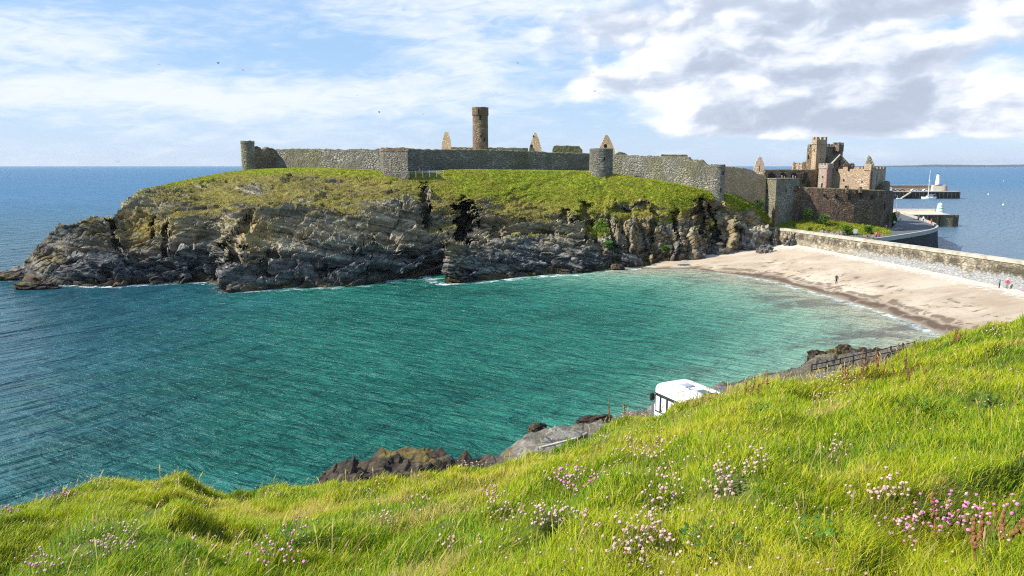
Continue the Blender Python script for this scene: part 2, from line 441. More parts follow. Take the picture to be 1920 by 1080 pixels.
def sea_material():
    t = NT('sea_water'); p = t.pos(); x, y, z = t.sep(p)
    sh = t.attr('shallow'); blue = t.attr('open'); shore = t.attr('shore'); far = t.attr('far')
    big = t.noise(t.mapping(p, (.02, .035, 1), (0, 0, R(25))), 1, 5, .6, .5); mid = t.noise(t.mapping(p, (.10, .22, 1), (0, 0, R(-32))), 1, 6, .6, .6)
    teal = t.ramp(t.math('ADD', t.math('MULTIPLY', big, .72), t.math('MULTIPLY', mid, .28)), [(.38, (.003, .080, .062)), (.5, (.007, .122, .092)), (.62, (.016, .165, .122))])
    deep = t.ramp(t.math('ADD', t.math('MULTIPLY', big, .72), t.math('MULTIPLY', mid, .28)), [(.36, (.008, .070, .095)), (.64, (.022, .125, .160))])
    c = t.mix(t.rng(t.math('ADD', blue, t.rng(mid, .3, .7, -.18, .18)), .2, .9, 0, 1, True), teal, deep)
    c = t.mix(far, c, t.ramp(t.math('ADD', t.math('MULTIPLY', big, .4), t.math('MULTIPLY', mid, .6)), [(.36, (.030, .115, .215)), (.64, (.060, .175, .29))])); c = t.mix(t.attr('harbour'), c, (.095, .165, .230))  # harbour: grey-blue of the reflected clouds put into the water colour
    shc = t.ramp(sh, [(0, (.008, .14, .105)), (.30, (.05, .25, .185)), (.65, (.19, .37, .27)), (1, (.34, .36, .26))])
    c = t.mix(t.rng(t.math('ADD', sh, t.rng(mid, .3, .7, -.12, .12)), .03, .55, 0, 1, True), c, shc)
    kelp = t.math('MULTIPLY', t.rng(t.noise(t.mapping(p, (.075, .16, 1), (0, 0, R(-30))), 1, 5, .6, .6), .50, .58), t.attr('kelp'))
    c = t.mix(t.math('MULTIPLY', kelp, .7), c, (.075, .070, .075))
    # foam: breaking against rock, lines on the beach, a few small crests
    fn = t.noise(t.mapping(p, (.35, .6, 1), (0, 0, R(-25))), 1, 8, .75, .7)
    f1 = t.math('MULTIPLY', t.rng(t.math('ADD', shore, t.rng(fn, .3, .7, -.75, .75)), .74, 1.0), t.rng(t.noise(p, .09, 3), .40, .56))
    wc = t.noise(t.mapping(p, (.5, 1.1, 1), (0, 0, R(-50))), 1, 4, .6, .4)
    f2 = t.math('MULTIPLY', t.rng(wc, .765, .81), t.rng(t.noise(p, .05, 2), .52, .64))
    f3 = t.math('MULTIPLY', t.attr('wash'), t.rng(fn, .46, .56))
    foam = t.math('MINIMUM', t.math('ADD', t.math('ADD', f1, t.math('MULTIPLY', f2, .9)), f3), 1.0)
    c = t.mix(foam, c, (.80, .84, .86))
    t.base(c)
    w0 = t.noise(t.mapping(p, (.07, .24, 1), (0, 0, R(-46))), 1, 3, .55, .2)
    w1 = t.noise(t.mapping(p, (.22, .80, 1), (0, 0, R(-50))), 1, 4, .6, .7)
    w1b = t.noise(t.mapping(p, (.28, .85, 1), (0, 0, R(28)), (5, 3, 0)), 1, 4, .6, .7)
    w2 = t.noise(t.mapping(p, (1.1, 2.6, 1), (0, 0, R(-32))), 1, 5, .65, .3)
    wv = t.mix(blue, w1b, w1)
    w3 = t.noise(t.mapping(p, (.13, .42, 1), (0, 0, R(22)), (3, 1, 0)), 1, 3, .55, .4); w3b = t.noise(t.mapping(p, (.12, .40, 1), (0, 0, R(-44)), (8, 2, 0)), 1, 3, .55, .4)
    w3 = t.math('MULTIPLY', t.mix(blue, w3, w3b), t.rng(blue, 0, 1, 1.9, 2.8))
    h = t.math('ADD', w3, t.math('ADD', t.math('ADD', t.math('MULTIPLY', w0, t.math('MULTIPLY', t.rng(t.attr('harbour'), 0, 1, 1, .2), t.rng(blue, 0, 1, 1.6, 5.0))), t.math('MULTIPLY', wv, 1.35)), t.math('MULTIPLY', w2, .38)))
    t.normal(t.bump(h, 1.0, t.rng(far, 0, 1, 1.05, .5)))
    t.put(Roughness=t.rng(far, 0, 1, .16, .42), IOR=1.333)
    t.set(t.b.inputs['Specular IOR Level'], t.rng(blue, 0, 1, .30, .48))
    t.set(t.b.inputs['Roughness'], t.math('MAXIMUM', t.rng(far, 0, 1, .22, .42), t.math('MULTIPLY', foam, .9)))
    return t.m

def grass_material(name, stops, trans):
    t = NT(name); tone = t.attr('tone'); tip = t.attr('tip')
    c = t.ramp(tone, stops)
    t.base(c); t.put(Roughness=.55)
    tr = t.n('BsdfTranslucent', {'Color': c}); mx = t.n('MixShader', {0: trans, 1: t.b.outputs[0], 2: tr.outputs[0]})
    t.t.links.new(mx.outputs[0], t.out.inputs[0])
    return t.m

def slip_material():
    t = NT('weathered_slip_rock'); p = t.pos(); n = t.noise(p, .8, 7, .7); f = t.noise(p, 5, 6, .7); cr = t.vor(t.mapping(p, (1, 1, 1), (0, 0, R(35))), .55, 'DISTANCE_TO_EDGE')
    c = t.ramp(t.math('ADD', t.math('MULTIPLY', n, .6), t.math('MULTIPLY', f, .4)), [(.34, (.09, .08, .06)), (.48, (.22, .205, .17)), (.62, (.36, .34, .29))])
    c = t.mix(t.rng(cr, .0, .05, .8, 0), c, (.04, .035, .03))
    t.base(c); t.normal(t.bump(t.math('ADD', t.rng(cr, 0, .1), t.math('ADD', n, f)), .8, .2)); t.put(Roughness=.95)
    return t.m

def wall_sea_material():
    t = NT('sea_wall_masonry'); p = t.pos(); z = t.sep(p)[2]; hh = t.attr('h')
    q = t.mapping(p, (1, 1, 1.5))
    cell = t.sep(t.vor(q, 1.3, out='Color'))[0]; edge = t.vor(q, 1.3, 'DISTANCE_TO_EDGE')
    n = t.noise(t.mapping(p, (.45, .45, .10)), 1, 6, .68, .3); n2 = t.noise(p, 1.6, 6, .7)
    c = t.ramp(cell, [(0, (.17, .14, .10)), (.5, (.29, .25, .18)), (1, (.42, .37, .28))])
    dk = t.math('MULTIPLY', t.rng(n, .44, .56), t.math('MULTIPLY', t.rng(hh, .28, .45), t.rng(hh, .92, .74)))
    c = t.mix(t.math('MULTIPLY', dk, .85), c, (.060, .050, .030))
    low = t.rng(t.math('ADD', hh, t.rng(n, .3, .7, .22, -.22)), .46, .30, 0, 1, True)
    c = t.mix(t.math('MULTIPLY', low, t.attr('bleach')), c, t.ramp(n2, [(.3, (.21, .215, .21)), (.7, (.40, .40, .39))]))
    c = t.mix(t.math('MULTIPLY', t.rng(edge, .02, .09, .5, 0), t.rng(low, 0, 1, 1, .25)), c, (.06, .05, .04))
    t.base(c); t.normal(t.bump(t.math('ADD', t.rng(edge, 0, .2), t.math('MULTIPLY', n2, .6)), .6, .2)); t.put(Roughness=.93)
    return t.m

M = {}
M['headland'] = headland_material(); M['shore'] = shore_rock_material(); M['hill'] = hill_material(); M['sand'] = sand_material()
M['sea'] = sea_material(); M['grass'] = grass_material('grass_blades', [(0, (.035, .11, .012)), (.2, (.12, .26, .012)), (.42, (.33, .44, .012)), (.66, (.56, .53, .018)), (.84, (.56, .47, .10)), (.93, (.55, .42, .20)), (1, (.36, .20, .075))], .34)
M['tuft'] = grass_material('headland_tufts', [(0, (.10, .17, .012)), (.3, (.25, .33, .016)), (.5, (.39, .39, .03)), (.70, (.38, .31, .06)), (.85, (.30, .225, .07)), (1, (.42, .32, .17))], .3); M['seawall'] = wall_sea_material()
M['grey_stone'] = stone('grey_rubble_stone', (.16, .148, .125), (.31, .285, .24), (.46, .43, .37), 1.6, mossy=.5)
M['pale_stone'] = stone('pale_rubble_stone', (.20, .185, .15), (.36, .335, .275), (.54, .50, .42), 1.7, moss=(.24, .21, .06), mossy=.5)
M['brown_stone'] = stone('brown_sandstone_rubble', (.19, .13, .09), (.36, .25, .17), (.50, .39, .28), 1.6, moss=(.12, .11, .045), mossy=.3)
M['red_stone'] = stone('dark_red_rubble', (.12, .07, .052), (.32, .205, .145), (.50, .37, .27), 1.5, moss=(.16, .15, .06), mossy=.5, course=2.6, bump=1.0)
M['tan_stone'] = stone('tan_sandstone', (.38, .25, .16), (.60, .43, .29), (.72, .58, .44), 2.0, moss=(.34, .29, .10), mossy=.35, bump=.5)
M['pink_stone'] = stone('pale_pink_ashlar', (.36, .27, .225), (.50, .40, .34), (.62, .54, .47), 2.2, moss=(.36, .30, .14), mossy=.3, bump=.4)
M['dark'] = plain('dark_opening', (.012, .011, .010), .9)
M['red_quoin'] = plain('red_sandstone_quoin', (.36, .12, .085), .9)
M['cap'] = plain('mossy_wall_head', (.13, .125, .065), .95, .4, 1.2)
M['coping'] = plain('concrete_coping', (.45, .405, .32), .9, .35, .8)
M['concrete'] = plain('pale_concrete', (.42, .385, .33), .92, .14, .7); M['slip'] = slip_material()
M['cream'] = plain('cream_painted_wall', (.78, .70, .54), .8, .06, .5)
M['pierface'] = stone('weedy_pier_masonry', (.16, .13, .08), (.34, .28, .18), (.48, .41, .29), 1.0, moss=(.07, .075, .03), mossy=.7, bump=.5)
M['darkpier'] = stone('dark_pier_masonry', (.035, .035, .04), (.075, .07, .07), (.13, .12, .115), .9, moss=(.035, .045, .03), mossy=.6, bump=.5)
M['white'] = plain('white_paint', (.76, .77, .76), .5, .12, 1.1)
M['greenpaint'] = plain('green_paint', (.10, .34, .20), .5, .1, 1)
M['asphalt'] = plain('asphalt', (.115, .118, .125), .9, .2, .6)
M['yellowline'] = plain('worn_yellow_line', (.62, .58, .30), .8, .15, 1)
M['iron'] = plain('rusted_iron', (.035, .024, .018), .8, .4, 4)
M['timber'] = plain('dark_timber', (.045, .037, .03), .9, .3, 2)
M['hull'] = plain('yacht_hull', (.82, .83, .85), .3, .03, .5)
M['glass'] = plain('tinted_glass', (.10, .12, .14), .08, .2, 2)
M['paneglass'] = plain('pale_blinds_behind_glass', (.60, .66, .70), .12, .12, 1.2)
M['rubber'] = plain('black_rubber', (.02, .02, .02), .7)
M['greytrim'] = plain('grey_plastic', (.34, .35, .37), .5)
M['bird'] = plain('gull_white', (.72, .72, .72), .7); M['wing'] = plain('gull_grey_wing', (.17, .18, .20), .7)
M['thrift_pale'] = plain('pale_thrift_petals', (.52, .33, .30), .8, .25, 25); M['thrift_pink'] = plain('pink_thrift_petals', (.54, .19, .36), .8, .25, 25)
M['thrift_white'] = plain('faded_thrift_petals', (.48, .36, .27), .8, .2, 25)
M['stem'] = plain('green_flower_stem', (.17, .19, .05), .8, .3, 9); M['leafcushion'] = plain('dark_thrift_cushion', (.06, .095, .02), .9, .5, 12)
M['dock'] = plain('rusty_dock_seed', (.23, .105, .045), .9, .35, 30)
M['farhill'] = plain('haze_blue_moorland', (.055, .075, .105), 1, .3, .004)  # moorland tinted blue: the haze of distance put into its base colour
M['leaf'] = plain('shrub_leaf', (.075, .17, .018), .8, .5, 2.5)

# ================================================================== headland
HEAD = [  # px, base(py, Y or None = sea level), then lower cliff, cliff edge, mid turf, wall foot / skyline as (py, Y)
    (-90, (522, None), (521, 146.0), (519.5, 146.6), (518.5, 147.2), (517, 148.0)),
    (0,   (523, None), (520, 145.8), (517, 146.8), (514.5, 147.6), (511, 148.5)),
    (40,  (526, None), (518, 144.8), (511, 146), (505, 147.4), (498, 149)),
    (80,  (530, None), (513, 142.2), (500, 144), (478, 146), (452, 149)),
    (120, (533, None), (510, 140.5), (493, 142.5), (463, 146), (427, 150)),
    (160, (537, None), (506, 139), (480, 142.5), (446, 146.5), (411, 151)),
    (205, (537, None), (500, 139), (468, 143), (438, 147), (409, 152)),
    (245, (534, None), (492, 141), (455, 146), (415, 152), (372, 160)),
    (300, (531, None), (480, 142), (430, 148), (388, 157), (347, 168)),
    (345, (529, None), (475, 143.5), (418, 151), (378, 160), (337, 173)),
    (380, (528, None), (470, 145), (408, 154), (368, 164), (330, 177)),
    (412, (530, None), (470, 144), (402, 155), (362, 166), (324, 181)),
    (432, (546, None), (478, 137), (398, 153), (358, 166), (321, 183)),
    (455, (546, None), (478, 136.5), (396, 153), (356, 167), (319, 184)),
    (500, (543, None), (475, 139.5), (394, 154), (354, 168), (316, 185)),
    (560, (541, None), (472, 140.5), (396, 155), (352, 169), (315, 184)),
    (640, (538, None), (470, 142.5), (400, 156), (356, 169), (316, 182)),
    (700, (532, None), (470, 145), (400, 157), (360, 169), (319, 180)),
    (740, (526, None), (466, 148), (388, 160), (356, 168), (326, 177)),
    (790, (516, None), (460, 153.5), (385, 162), (355, 169.5), (322, 179)),
    (840, (510, None), (460, 157), (386, 164), (355, 171), (319, 180)),
    (900, (506, None), (465, 159.5), (390, 166), (355, 172.5), (318, 182)),
    (1000,(503, None), (468, 161), (405, 167.5), (360, 175.5), (319, 184.5)),
    (1100,(500, None), (458, 164), (398, 170), (356, 178), (321, 187)),
    (1150,(498, None), (450, 166.5), (392, 171.5), (357, 178), (326, 186)),
    (1230,(496, None), (448, 167.5), (400, 171), (367, 175), (338, 180.5)),
    (1290,(484, 168.5), (436, 171.5), (392, 173.5), (370, 175.5), (349, 178.5)),
    (1330,(476, 172), (425, 174.5), (375, 176.5), (366, 177.5), (358, 179.5)),
    (1380,(470, 175.5), (425, 178), (386, 180), (376, 182), (366, 184.5)),
    (1432,(462, 180), (436, 182), (412, 184), (402, 186), (393, 188)),
    (1460,(456, 180.5), (440, 182.5), (430, 184), (424, 185), (416, 186.2)),
    (1500,(452, 177.5), (441, 180), (430, 183), (416, 187), (402, 191)),
    (1580,(452, 172), (444, 175), (432, 180), (420, 185), (409, 190)),
    (1640,(454, 169), (448, 172), (441, 177), (431, 184), (420, 191)),
    (1668, (456, 169), (450, 172), (446, 175), (440, 180), (432, 190)),
]

def headland():
    px_c = np.array([h[0] for h in HEAD], float)
    K = []
    for k in range(1, 6):
        py = np.array([h[k][0] for h in HEAD], float)
        if k == 1:
            Y = np.array([h[1][1] if h[1][1] else float(PZ(h[0], h[1][0], 0)[1]) for h in HEAD])
        else:
            Y = np.array([h[k][1] for h in HEAD], float)
        K.append((py, Y))
    NU = 1250
    px = np.linspace(px_c[0], px_c[-1], NU)
    def smooth(a, w=9):
        k = np.ones(w) / w
        return np.convolve(np.pad(a, w // 2, mode='edge'), k, 'valid')
    P = [PY(px, smooth(np.interp(px, px_c, py)), smooth(np.interp(px, px_c, Y))) for py, Y in K]
    base = P[0].copy(); base[:, 2] -= 3.0; base[:, 1] -= 1.0
    back = P[4].copy(); back2 = P[4].copy(); back3 = P[4].copy()
    left = sstep(470, 440, px)
    dY1 = 14 * left + 30 * (1 - left); dY2 = 24 * left + 70 * (1 - left)
    sx = P[4][:, 0] / P[4][:, 1]
    for q, dY, dz in ((back, dY1, -5.5 * left), (back2, dY2, -12 * left), (back3, dY2 + 12, -30)):
        q[:, 1] += dY; q[:, 0] = sx * q[:, 1]; q[:, 2] += dz
    rows = [base] + P + [back, back2, back3]
    cnt = [14, 84, 96, 62, 56, 30, 20, 10]
    out, seg = [], []
    for k, n in enumerate(cnt):
        for q in range(n):
            tt = q / n
            out.append(rows[k] * (1 - tt) + rows[k + 1] * tt); seg.append(k + tt)
    out.append(rows[-1]); seg.append(len(cnt))
    G = np.stack(out); seg = np.array(seg)                       # rows x cols x 3
    for _ in range(5):
        G[1:-1] = (G[:-2] + 2 * G[1:-1] + G[2:]) / 4
    PX = np.broadcast_to(px, G.shape[:2]); SG = np.broadcast_to(seg[:, None], G.shape[:2])
    # projected row position for painting in features
    def proj(Q):
        y, dz = Q[..., 1], Q[..., 2] - EYE
        zc = y * CP - dz * SP
        return 960 + F * Q[..., 0] / zc, 540 - F * (y * SP + dz * CP) / zc
    _, PYY = proj(G)
    # rock amount: 1 on the cliff, 0 on turf
    wob = fbm(G * .09, 4); jagw = fbm(G * .35 + 8, 3)
    edge = 3.0 + .95 * wob + .35 * jagw
    leftrock = sstep(400, 220, PX + 60 * wob)
    grass = sstep(-.5, .45, SG - edge + .1)
    grass = np.clip(grass * (1 - .85 * leftrock), 0, 1)
    # strips of turf on ledges
    for cx, cy, rx, ry, a in ((830, 428, 40, 14, .8), (985, 412, 80, 22, .75), (1015, 445, 60, 10, .75), (930, 400, 60, 14, .6), (440, 408, 60, 12, .55), (1120, 430, 30, 26, .9), (1262, 390, 60, 20, .5), (1395, 378, 40, 14, 1), (1338, 420, 12, 22, .6),
                              (310, 380, 60, 22, .35), (380, 395, 50, 14, .5), (560, 425, 60, 16, .35), (520, 380, 60, 16, .5), (1545, 425, 110, 18, .8)):
        grass = np.maximum(grass, a * np.exp(-((PX - cx) / rx) ** 2 - ((PYY - cy) / ry) ** 2))
    for cx, cy, rx, ry, a in ((1185, 388, 45, 9, .9), (800, 378, 9, 26, .8), (1315, 385, 16, 22, .7), (960, 372, 70, 10, .25), (700, 395, 40, 10, .6), (660, 372, 70, 10, .35), (560, 385, 50, 12, .3), (470, 352, 60, 8, .3)):
        grass = grass * (1 - a * np.exp(-((PX - cx) / rx) ** 2 - ((PYY - cy) / ry) ** 2))
    bare = sstep(.02, .22, fbm(np.stack([G[..., 0] * .07 + G[..., 2] * .05, G[..., 1] * .26, G[..., 2] * .35], -1) + 60, 4)) * sstep(880, 640, PX) * sstep(4.85, 4.2, SG)
    grass = grass * (1 - .9 * bare)
    rock = np.clip(1.15 - grass, .0, 1) * (1 - .72 * bare * sstep(2.9, 3.3, SG))
    Nn = grid_normals(G)
    Nn *= np.where((Nn[..., 1] > 0)[..., None], -1, 1)
    # displacement
    rt = sstep(1080, 1180, PX)
    a1 = R(14)
    qx = G[..., 0] * math.cos(a1) + G[..., 2] * math.sin(a1); qz = -G[..., 0] * math.sin(a1) + G[..., 2] * math.cos(a1)
    A = np.stack([qx * .06, G[..., 1] * .08, qz * .42], -1)
    B = np.stack([G[..., 0] * .30, G[..., 1] * .2, G[..., 2] * .05], -1)
    rid = ridged(A, 5) * (1 - rt) + ridged(B, 5) * rt
    low = fbm(G * .05 + 7, 3)
    Q = np.stack([qx * .085, G[..., 1] * .2, qz * .34], -1) * (1 - rt[..., None]) + np.stack([G[..., 0] * .30, G[..., 1] * .22, G[..., 2] * .10], -1) * rt[..., None]
    wv = np.stack([fbm(G * .16 + o, 3) for o in (0, 31, 63)], -1) * .7
    f1, c1 = facets(Q + wv, .9); f2, c2 = facets(Q * 3.1 + wv * 2, .9)
    d = 1.7 * low + 1.0 * rid + 2.2 * f1 + .60 * f2 - .6 * sstep(.12, .0, c1) - .22 * sstep(.12, 0, c2)
    fade = sstep(.3, 1.6, SG) * .5 + .5
    mb_ = sstep(420, 560, PX) * (1 - rt)
    q1 = qz * .42 + .35 * fbm(G * .07 + 13, 3); q3 = qz * 1.35 + .5 * fbm(G * .16 + 23, 3)
    saw = (q1 - np.floor(q1)); saw2 = (q3 - np.floor(q3))
    d = d + (.45 + .55 * mb_) * (1.5 * (saw ** 1.6 - .4) + .55 * (saw2 ** 1.5 - .4))
    f3, c3 = facets(Q * 7.5 + wv * 3, 1.0); d = d + .14 * f3
    d = d * rock * fade * (1 - .75 * sstep(4.3, 5, SG) * (1 - .6 * leftrock))
    lowl = sstep(40, 150, PX) * .55 + .45
    hum = .34 * fbm(G * .30, 4) + .30 * fbm(G * .95, 3)
    d = d * lowl + hum * grass * sstep(5.1, 4.7, SG)
    G = G + Nn * d[..., None]
    # gullies, clefts and the cave: cut straight back into the cliff
    dirs = np.stack([(PX - 960) / F, np.ones_like(PX), 0 * PX], -1)
    cut = np.zeros_like(PX)
    jag1 = np.round(3 * perlin(G * .35 + 3)) / 2 + 1.2 * fbm(G * .8, 3); jag2 = fbm(G * .5 + 40, 3) * 2
    for cx, cy, rx, ry, slope, dep in ((868, 430, 22, 56, -.10, 14), (852, 470, 14, 22, 0, 6), (798, 383, 10, 40, .10, 6), (352 + 90, 470, 15, 70, -.42, 4.5), (1345, 415, 9, 46, .05, 5), (1385, 440, 9, 30, .25, 6), (1318, 405, 11, 40, 0, 4),
                                        (1185, 393, 44, 8, -.10, 2.2), (1096, 405, 16, 26, .1, 3), (1222, 430, 6, 30, 0, 2.5), (1265, 420, 6, 34, .1, 2.5), (285, 430, 8, 22, .1, 3.2), (312, 455, 7, 28, -.1, 2.5), (216, 450, 8, 40, .3, 3), (690, 470, 8, 40, -.2, 1.6), (600, 450, 40, 6, -.1, 1.8), (505, 490, 10, 40, -.5, 2),
                                        (1060, 410, 12, 22, .2, 2.2), (930, 440, 9, 20, -.1, 2), (655, 505, 60, 5, -.12, 1.6), (740, 480, 70, 5, 0, 1.2), (160, 470, 30, 6, -.5, 1.6)):
        xx = PX - cx - slope * (PYY - cy) + 5 * wob + jag1 * (2.5 + .45 * rx)
        e = np.sqrt((xx / rx) ** 2 + np.abs((PYY - cy + jag2 * .25 * ry) / ry) ** 2.6)
        cut = np.maximum(cut, dep * sstep(1.12, .72, e))
    G = G + dirs * cut[..., None]
    lich = np.exp(-((PX - 275) / 60) ** 2 - ((PYY - 425) / 34) ** 2) + .5 * np.exp(-((PX - 480) / 50) ** 2 - ((PYY - 455) / 40) ** 2) + .45 * np.exp(-((PX - 170) / 22) ** 2 - ((PYY - 418) / 14) ** 2) + .4 * np.exp(-((PX - 80) / 40) ** 2 - ((PYY - 485) / 14) ** 2)
    warm = np.clip(.40 * sstep(1120, 1200, PX) + .9 * np.exp(-((PX - 1310) / 50) ** 2 - ((PYY - 425) / 45) ** 2) + .55 * np.exp(-((PX - 1210) / 25) ** 2 - ((PYY - 450) / 30) ** 2) + .35 * sstep(1.6, 2.6, SG) + .6 * np.exp(-((PX - 470) / 26) ** 2 - ((PYY - 455) / 55) ** 2), 0, 1)
    warm = warm * (1 - .6 * sstep(430, 330, PX) * sstep(2.0, 1.5, SG))
    lush = np.clip(sstep(4.0, 4.55, SG) * .9 + .85 * sstep(800, 900, PX) * sstep(3.3, 3.9, SG) * 0.9 + .9 * sstep(1360, 1400, PX), 0, 1)
    lush = np.maximum(lush, np.exp(-((PX - 1125) / 30) ** 2 - ((PYY - 428) / 28) ** 2))
    rows_, cols = G.shape[:2]
    f = grid_faces(rows_, cols)
    dry = np.clip(1.1 * sstep(880, 700, PX + 80 * wob) * sstep(4.85, 4.45, SG + .25 * wob) + .35 * sstep(500, 380, PX) + .5 * sstep(3.9, 3.3, SG) * sstep(1100, 1000, PX) + .35 * sstep(3.6, 3.1, SG), 0, 1)
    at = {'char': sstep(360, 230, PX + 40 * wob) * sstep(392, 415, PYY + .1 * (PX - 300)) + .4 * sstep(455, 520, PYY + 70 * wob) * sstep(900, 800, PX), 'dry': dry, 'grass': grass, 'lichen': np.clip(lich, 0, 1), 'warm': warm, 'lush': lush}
    # the long low ledge in front of the cave
    L = [(836, 530, 447, 452), (842, 532, 460, 470), (860, 530, 462, 474), (900, 525, 462, 478), (950, 521, 448, 470), (1000, 516, 442, 463), (1040, 513, 446, 458), (1090, 513, 452, 462), (1120, 508, 466, 474), (1150, 502, 482, 484), (1240, 496, 488, 489)]
    lp = np.array([q[0] for q in L], float); pxs = np.linspace(834, 1245, 520)
    yb = np.interp(pxs, lp, [q[1] for q in L]); yt = np.interp(pxs, lp, [q[2] for q in L])
    b0 = PZ(pxs, yb, 0.0); dtop = np.interp(pxs, lp, [1.5, 3, 4, 6, 7.5, 8.5, 8, 7, 5, 3.5, 2])
    t0 = PY(pxs, yt, b0[:, 1] + dtop); mid_ = PY(pxs, yb * .45 + yt * .55, b0[:, 1] + dtop * .42)
    bk = t0.copy(); bk[:, 1] += 7; bk[:, 2] -= 1.0; bk[:, 0] *= bk[:, 1] / t0[:, 1]
    bk2 = bk.copy(); bk2[:, 1] += 1; bk2[:, 2] -= 7
    bb = b0.copy(); bb[:, 2] -= 2.5
    rr = [bb, b0, mid_, t0, bk, bk2]; oo = []; sg2 = []
    for k, n in enumerate((8, 50, 50, 30, 8)):
        for q in range(n):
            oo.append(rr[k] * (1 - q / n) + rr[k + 1] * q / n); sg2.append(k + q / n)
    oo.append(rr[-1]); sg2.append(5)
    H = np.stack(oo); s2 = np.broadcast_to(np.array(sg2)[:, None], H.shape[:2])
    for _ in range(4): H[1:-1] = (H[:-2] + 2 * H[1:-1] + H[2:]) / 4
    n2 = grid_normals(H); n2 *= np.where((n2[..., 1] > 0)[..., None], -1, 1)
    a1 = R(-9)
    qx = H[..., 0] * math.cos(a1) + H[..., 2] * math.sin(a1); qz = -H[..., 0] * math.sin(a1) + H[..., 2] * math.cos(a1)
    q2 = np.stack([qx * .18, H[..., 1] * .3, qz * .75], -1)
    w2 = np.stack([fbm(H * .3 + o, 3) for o in (5, 36, 68)], -1) * .6
    g1, k1 = facets(q2 + w2, .9); g2, k2 = facets(q2 * 3 + w2 * 2, .9)
    dd = .9 * ridged(q2 * .8, 4) + 1.5 * g1 + .5 * g2 - .5 * sstep(.14, 0, k1) - .2 * sstep(.14, 0, k2)
    H = H + n2 * (dd * sstep(.2, 1.2, s2) * .75)[..., None]
    pxb = np.broadcast_to(pxs, H.shape[:2])
    gl = .62 * np.exp(-((pxb - 1000) / 60) ** 2) * sstep(2.7, 3.2, s2)
    f = np.concatenate([f, grid_faces(*H.shape[:2], off=rows_ * cols)])
    co_ = np.concatenate([G.reshape(-1, 3), H.reshape(-1, 3)])
    zero = np.zeros(H.shape[:2])
    ext = {'char': zero + .2, 'dry': zero + .5, 'grass': gl, 'lichen': .25 * np.exp(-((pxb - 855) / 14) ** 2), 'warm': .45 * sstep(1.6, 2.6, s2), 'lush': zero}
    at = {k: np.concatenate([v.ravel(), ext[k].ravel()]) for k, v in at.items()}
    me = np_mesh('headland', co_, f, smooth=True, attrs=at)
    me.polygons.foreach_set('use_smooth', np.ones(len(f), bool))
    me.polygons.foreach_set('use_smooth', np.concatenate([(grass[:-1, :-1] > .6).ravel(), np.zeros(len(f) - (rows_ - 1) * (cols - 1), bool)]))
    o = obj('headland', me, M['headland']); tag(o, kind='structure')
    # coarse tufts over the turf
    ok = np.argwhere((grass > .5) & (SG > 1.5) & (SG < 5.02) & (PX > 250))
    rr = np.random.default_rng(5); pick = ok[rr.integers(0, len(ok), 60000)]
    B_ = G[pick[:, 0], pick[:, 1]] + rr.normal(0, .1, (len(pick), 3)) * np.array([1, 1, 0]); n = len(B_)
    dv = dry[pick[:, 0], pick[:, 1]]; lv = lush[pick[:, 0], pick[:, 1]]
    tone = np.clip(.42 + .40 * dv - .06 * lv + .15 * rr.normal(size=n) + .40 * fbm(B_ * .22, 3), .08, .97); kp = rr.random(n) > .55 * dv; B_, tone = B_[kp], tone[kp]; n = len(B_)
    co = []; bl = 4
    for q in range(bl):
        h = rr.uniform(.06, .26, n); a = rr.uniform(0, 6.283, n); w = rr.uniform(.05, .11, n); o_ = rr.normal(0, .16, (n, 3)) * np.array([1, 1, 0]); b = B_ + o_
        s_ = np.stack([np.cos(a) * w, np.sin(a) * w * .6, -.08 + 0 * a], -1)
        tipv = np.stack([rr.normal(.10, .12, n), rr.normal(0, .12, n), h], -1)
        co.append(np.stack([b - s_ * np.array([1, 1, -1]), b + s_, b + tipv], 1))
    co = np.stack(co, 1).reshape(-1, 3)
    tm = np_mesh('headland_grass', co, None, np.arange(len(co)).reshape(-1, 3), attrs={'tone': np.repeat(tone, bl * 3)})
    tag(obj('headland_grass', tm, M['tuft']), kind='stuff')
    return P
HP = headland()

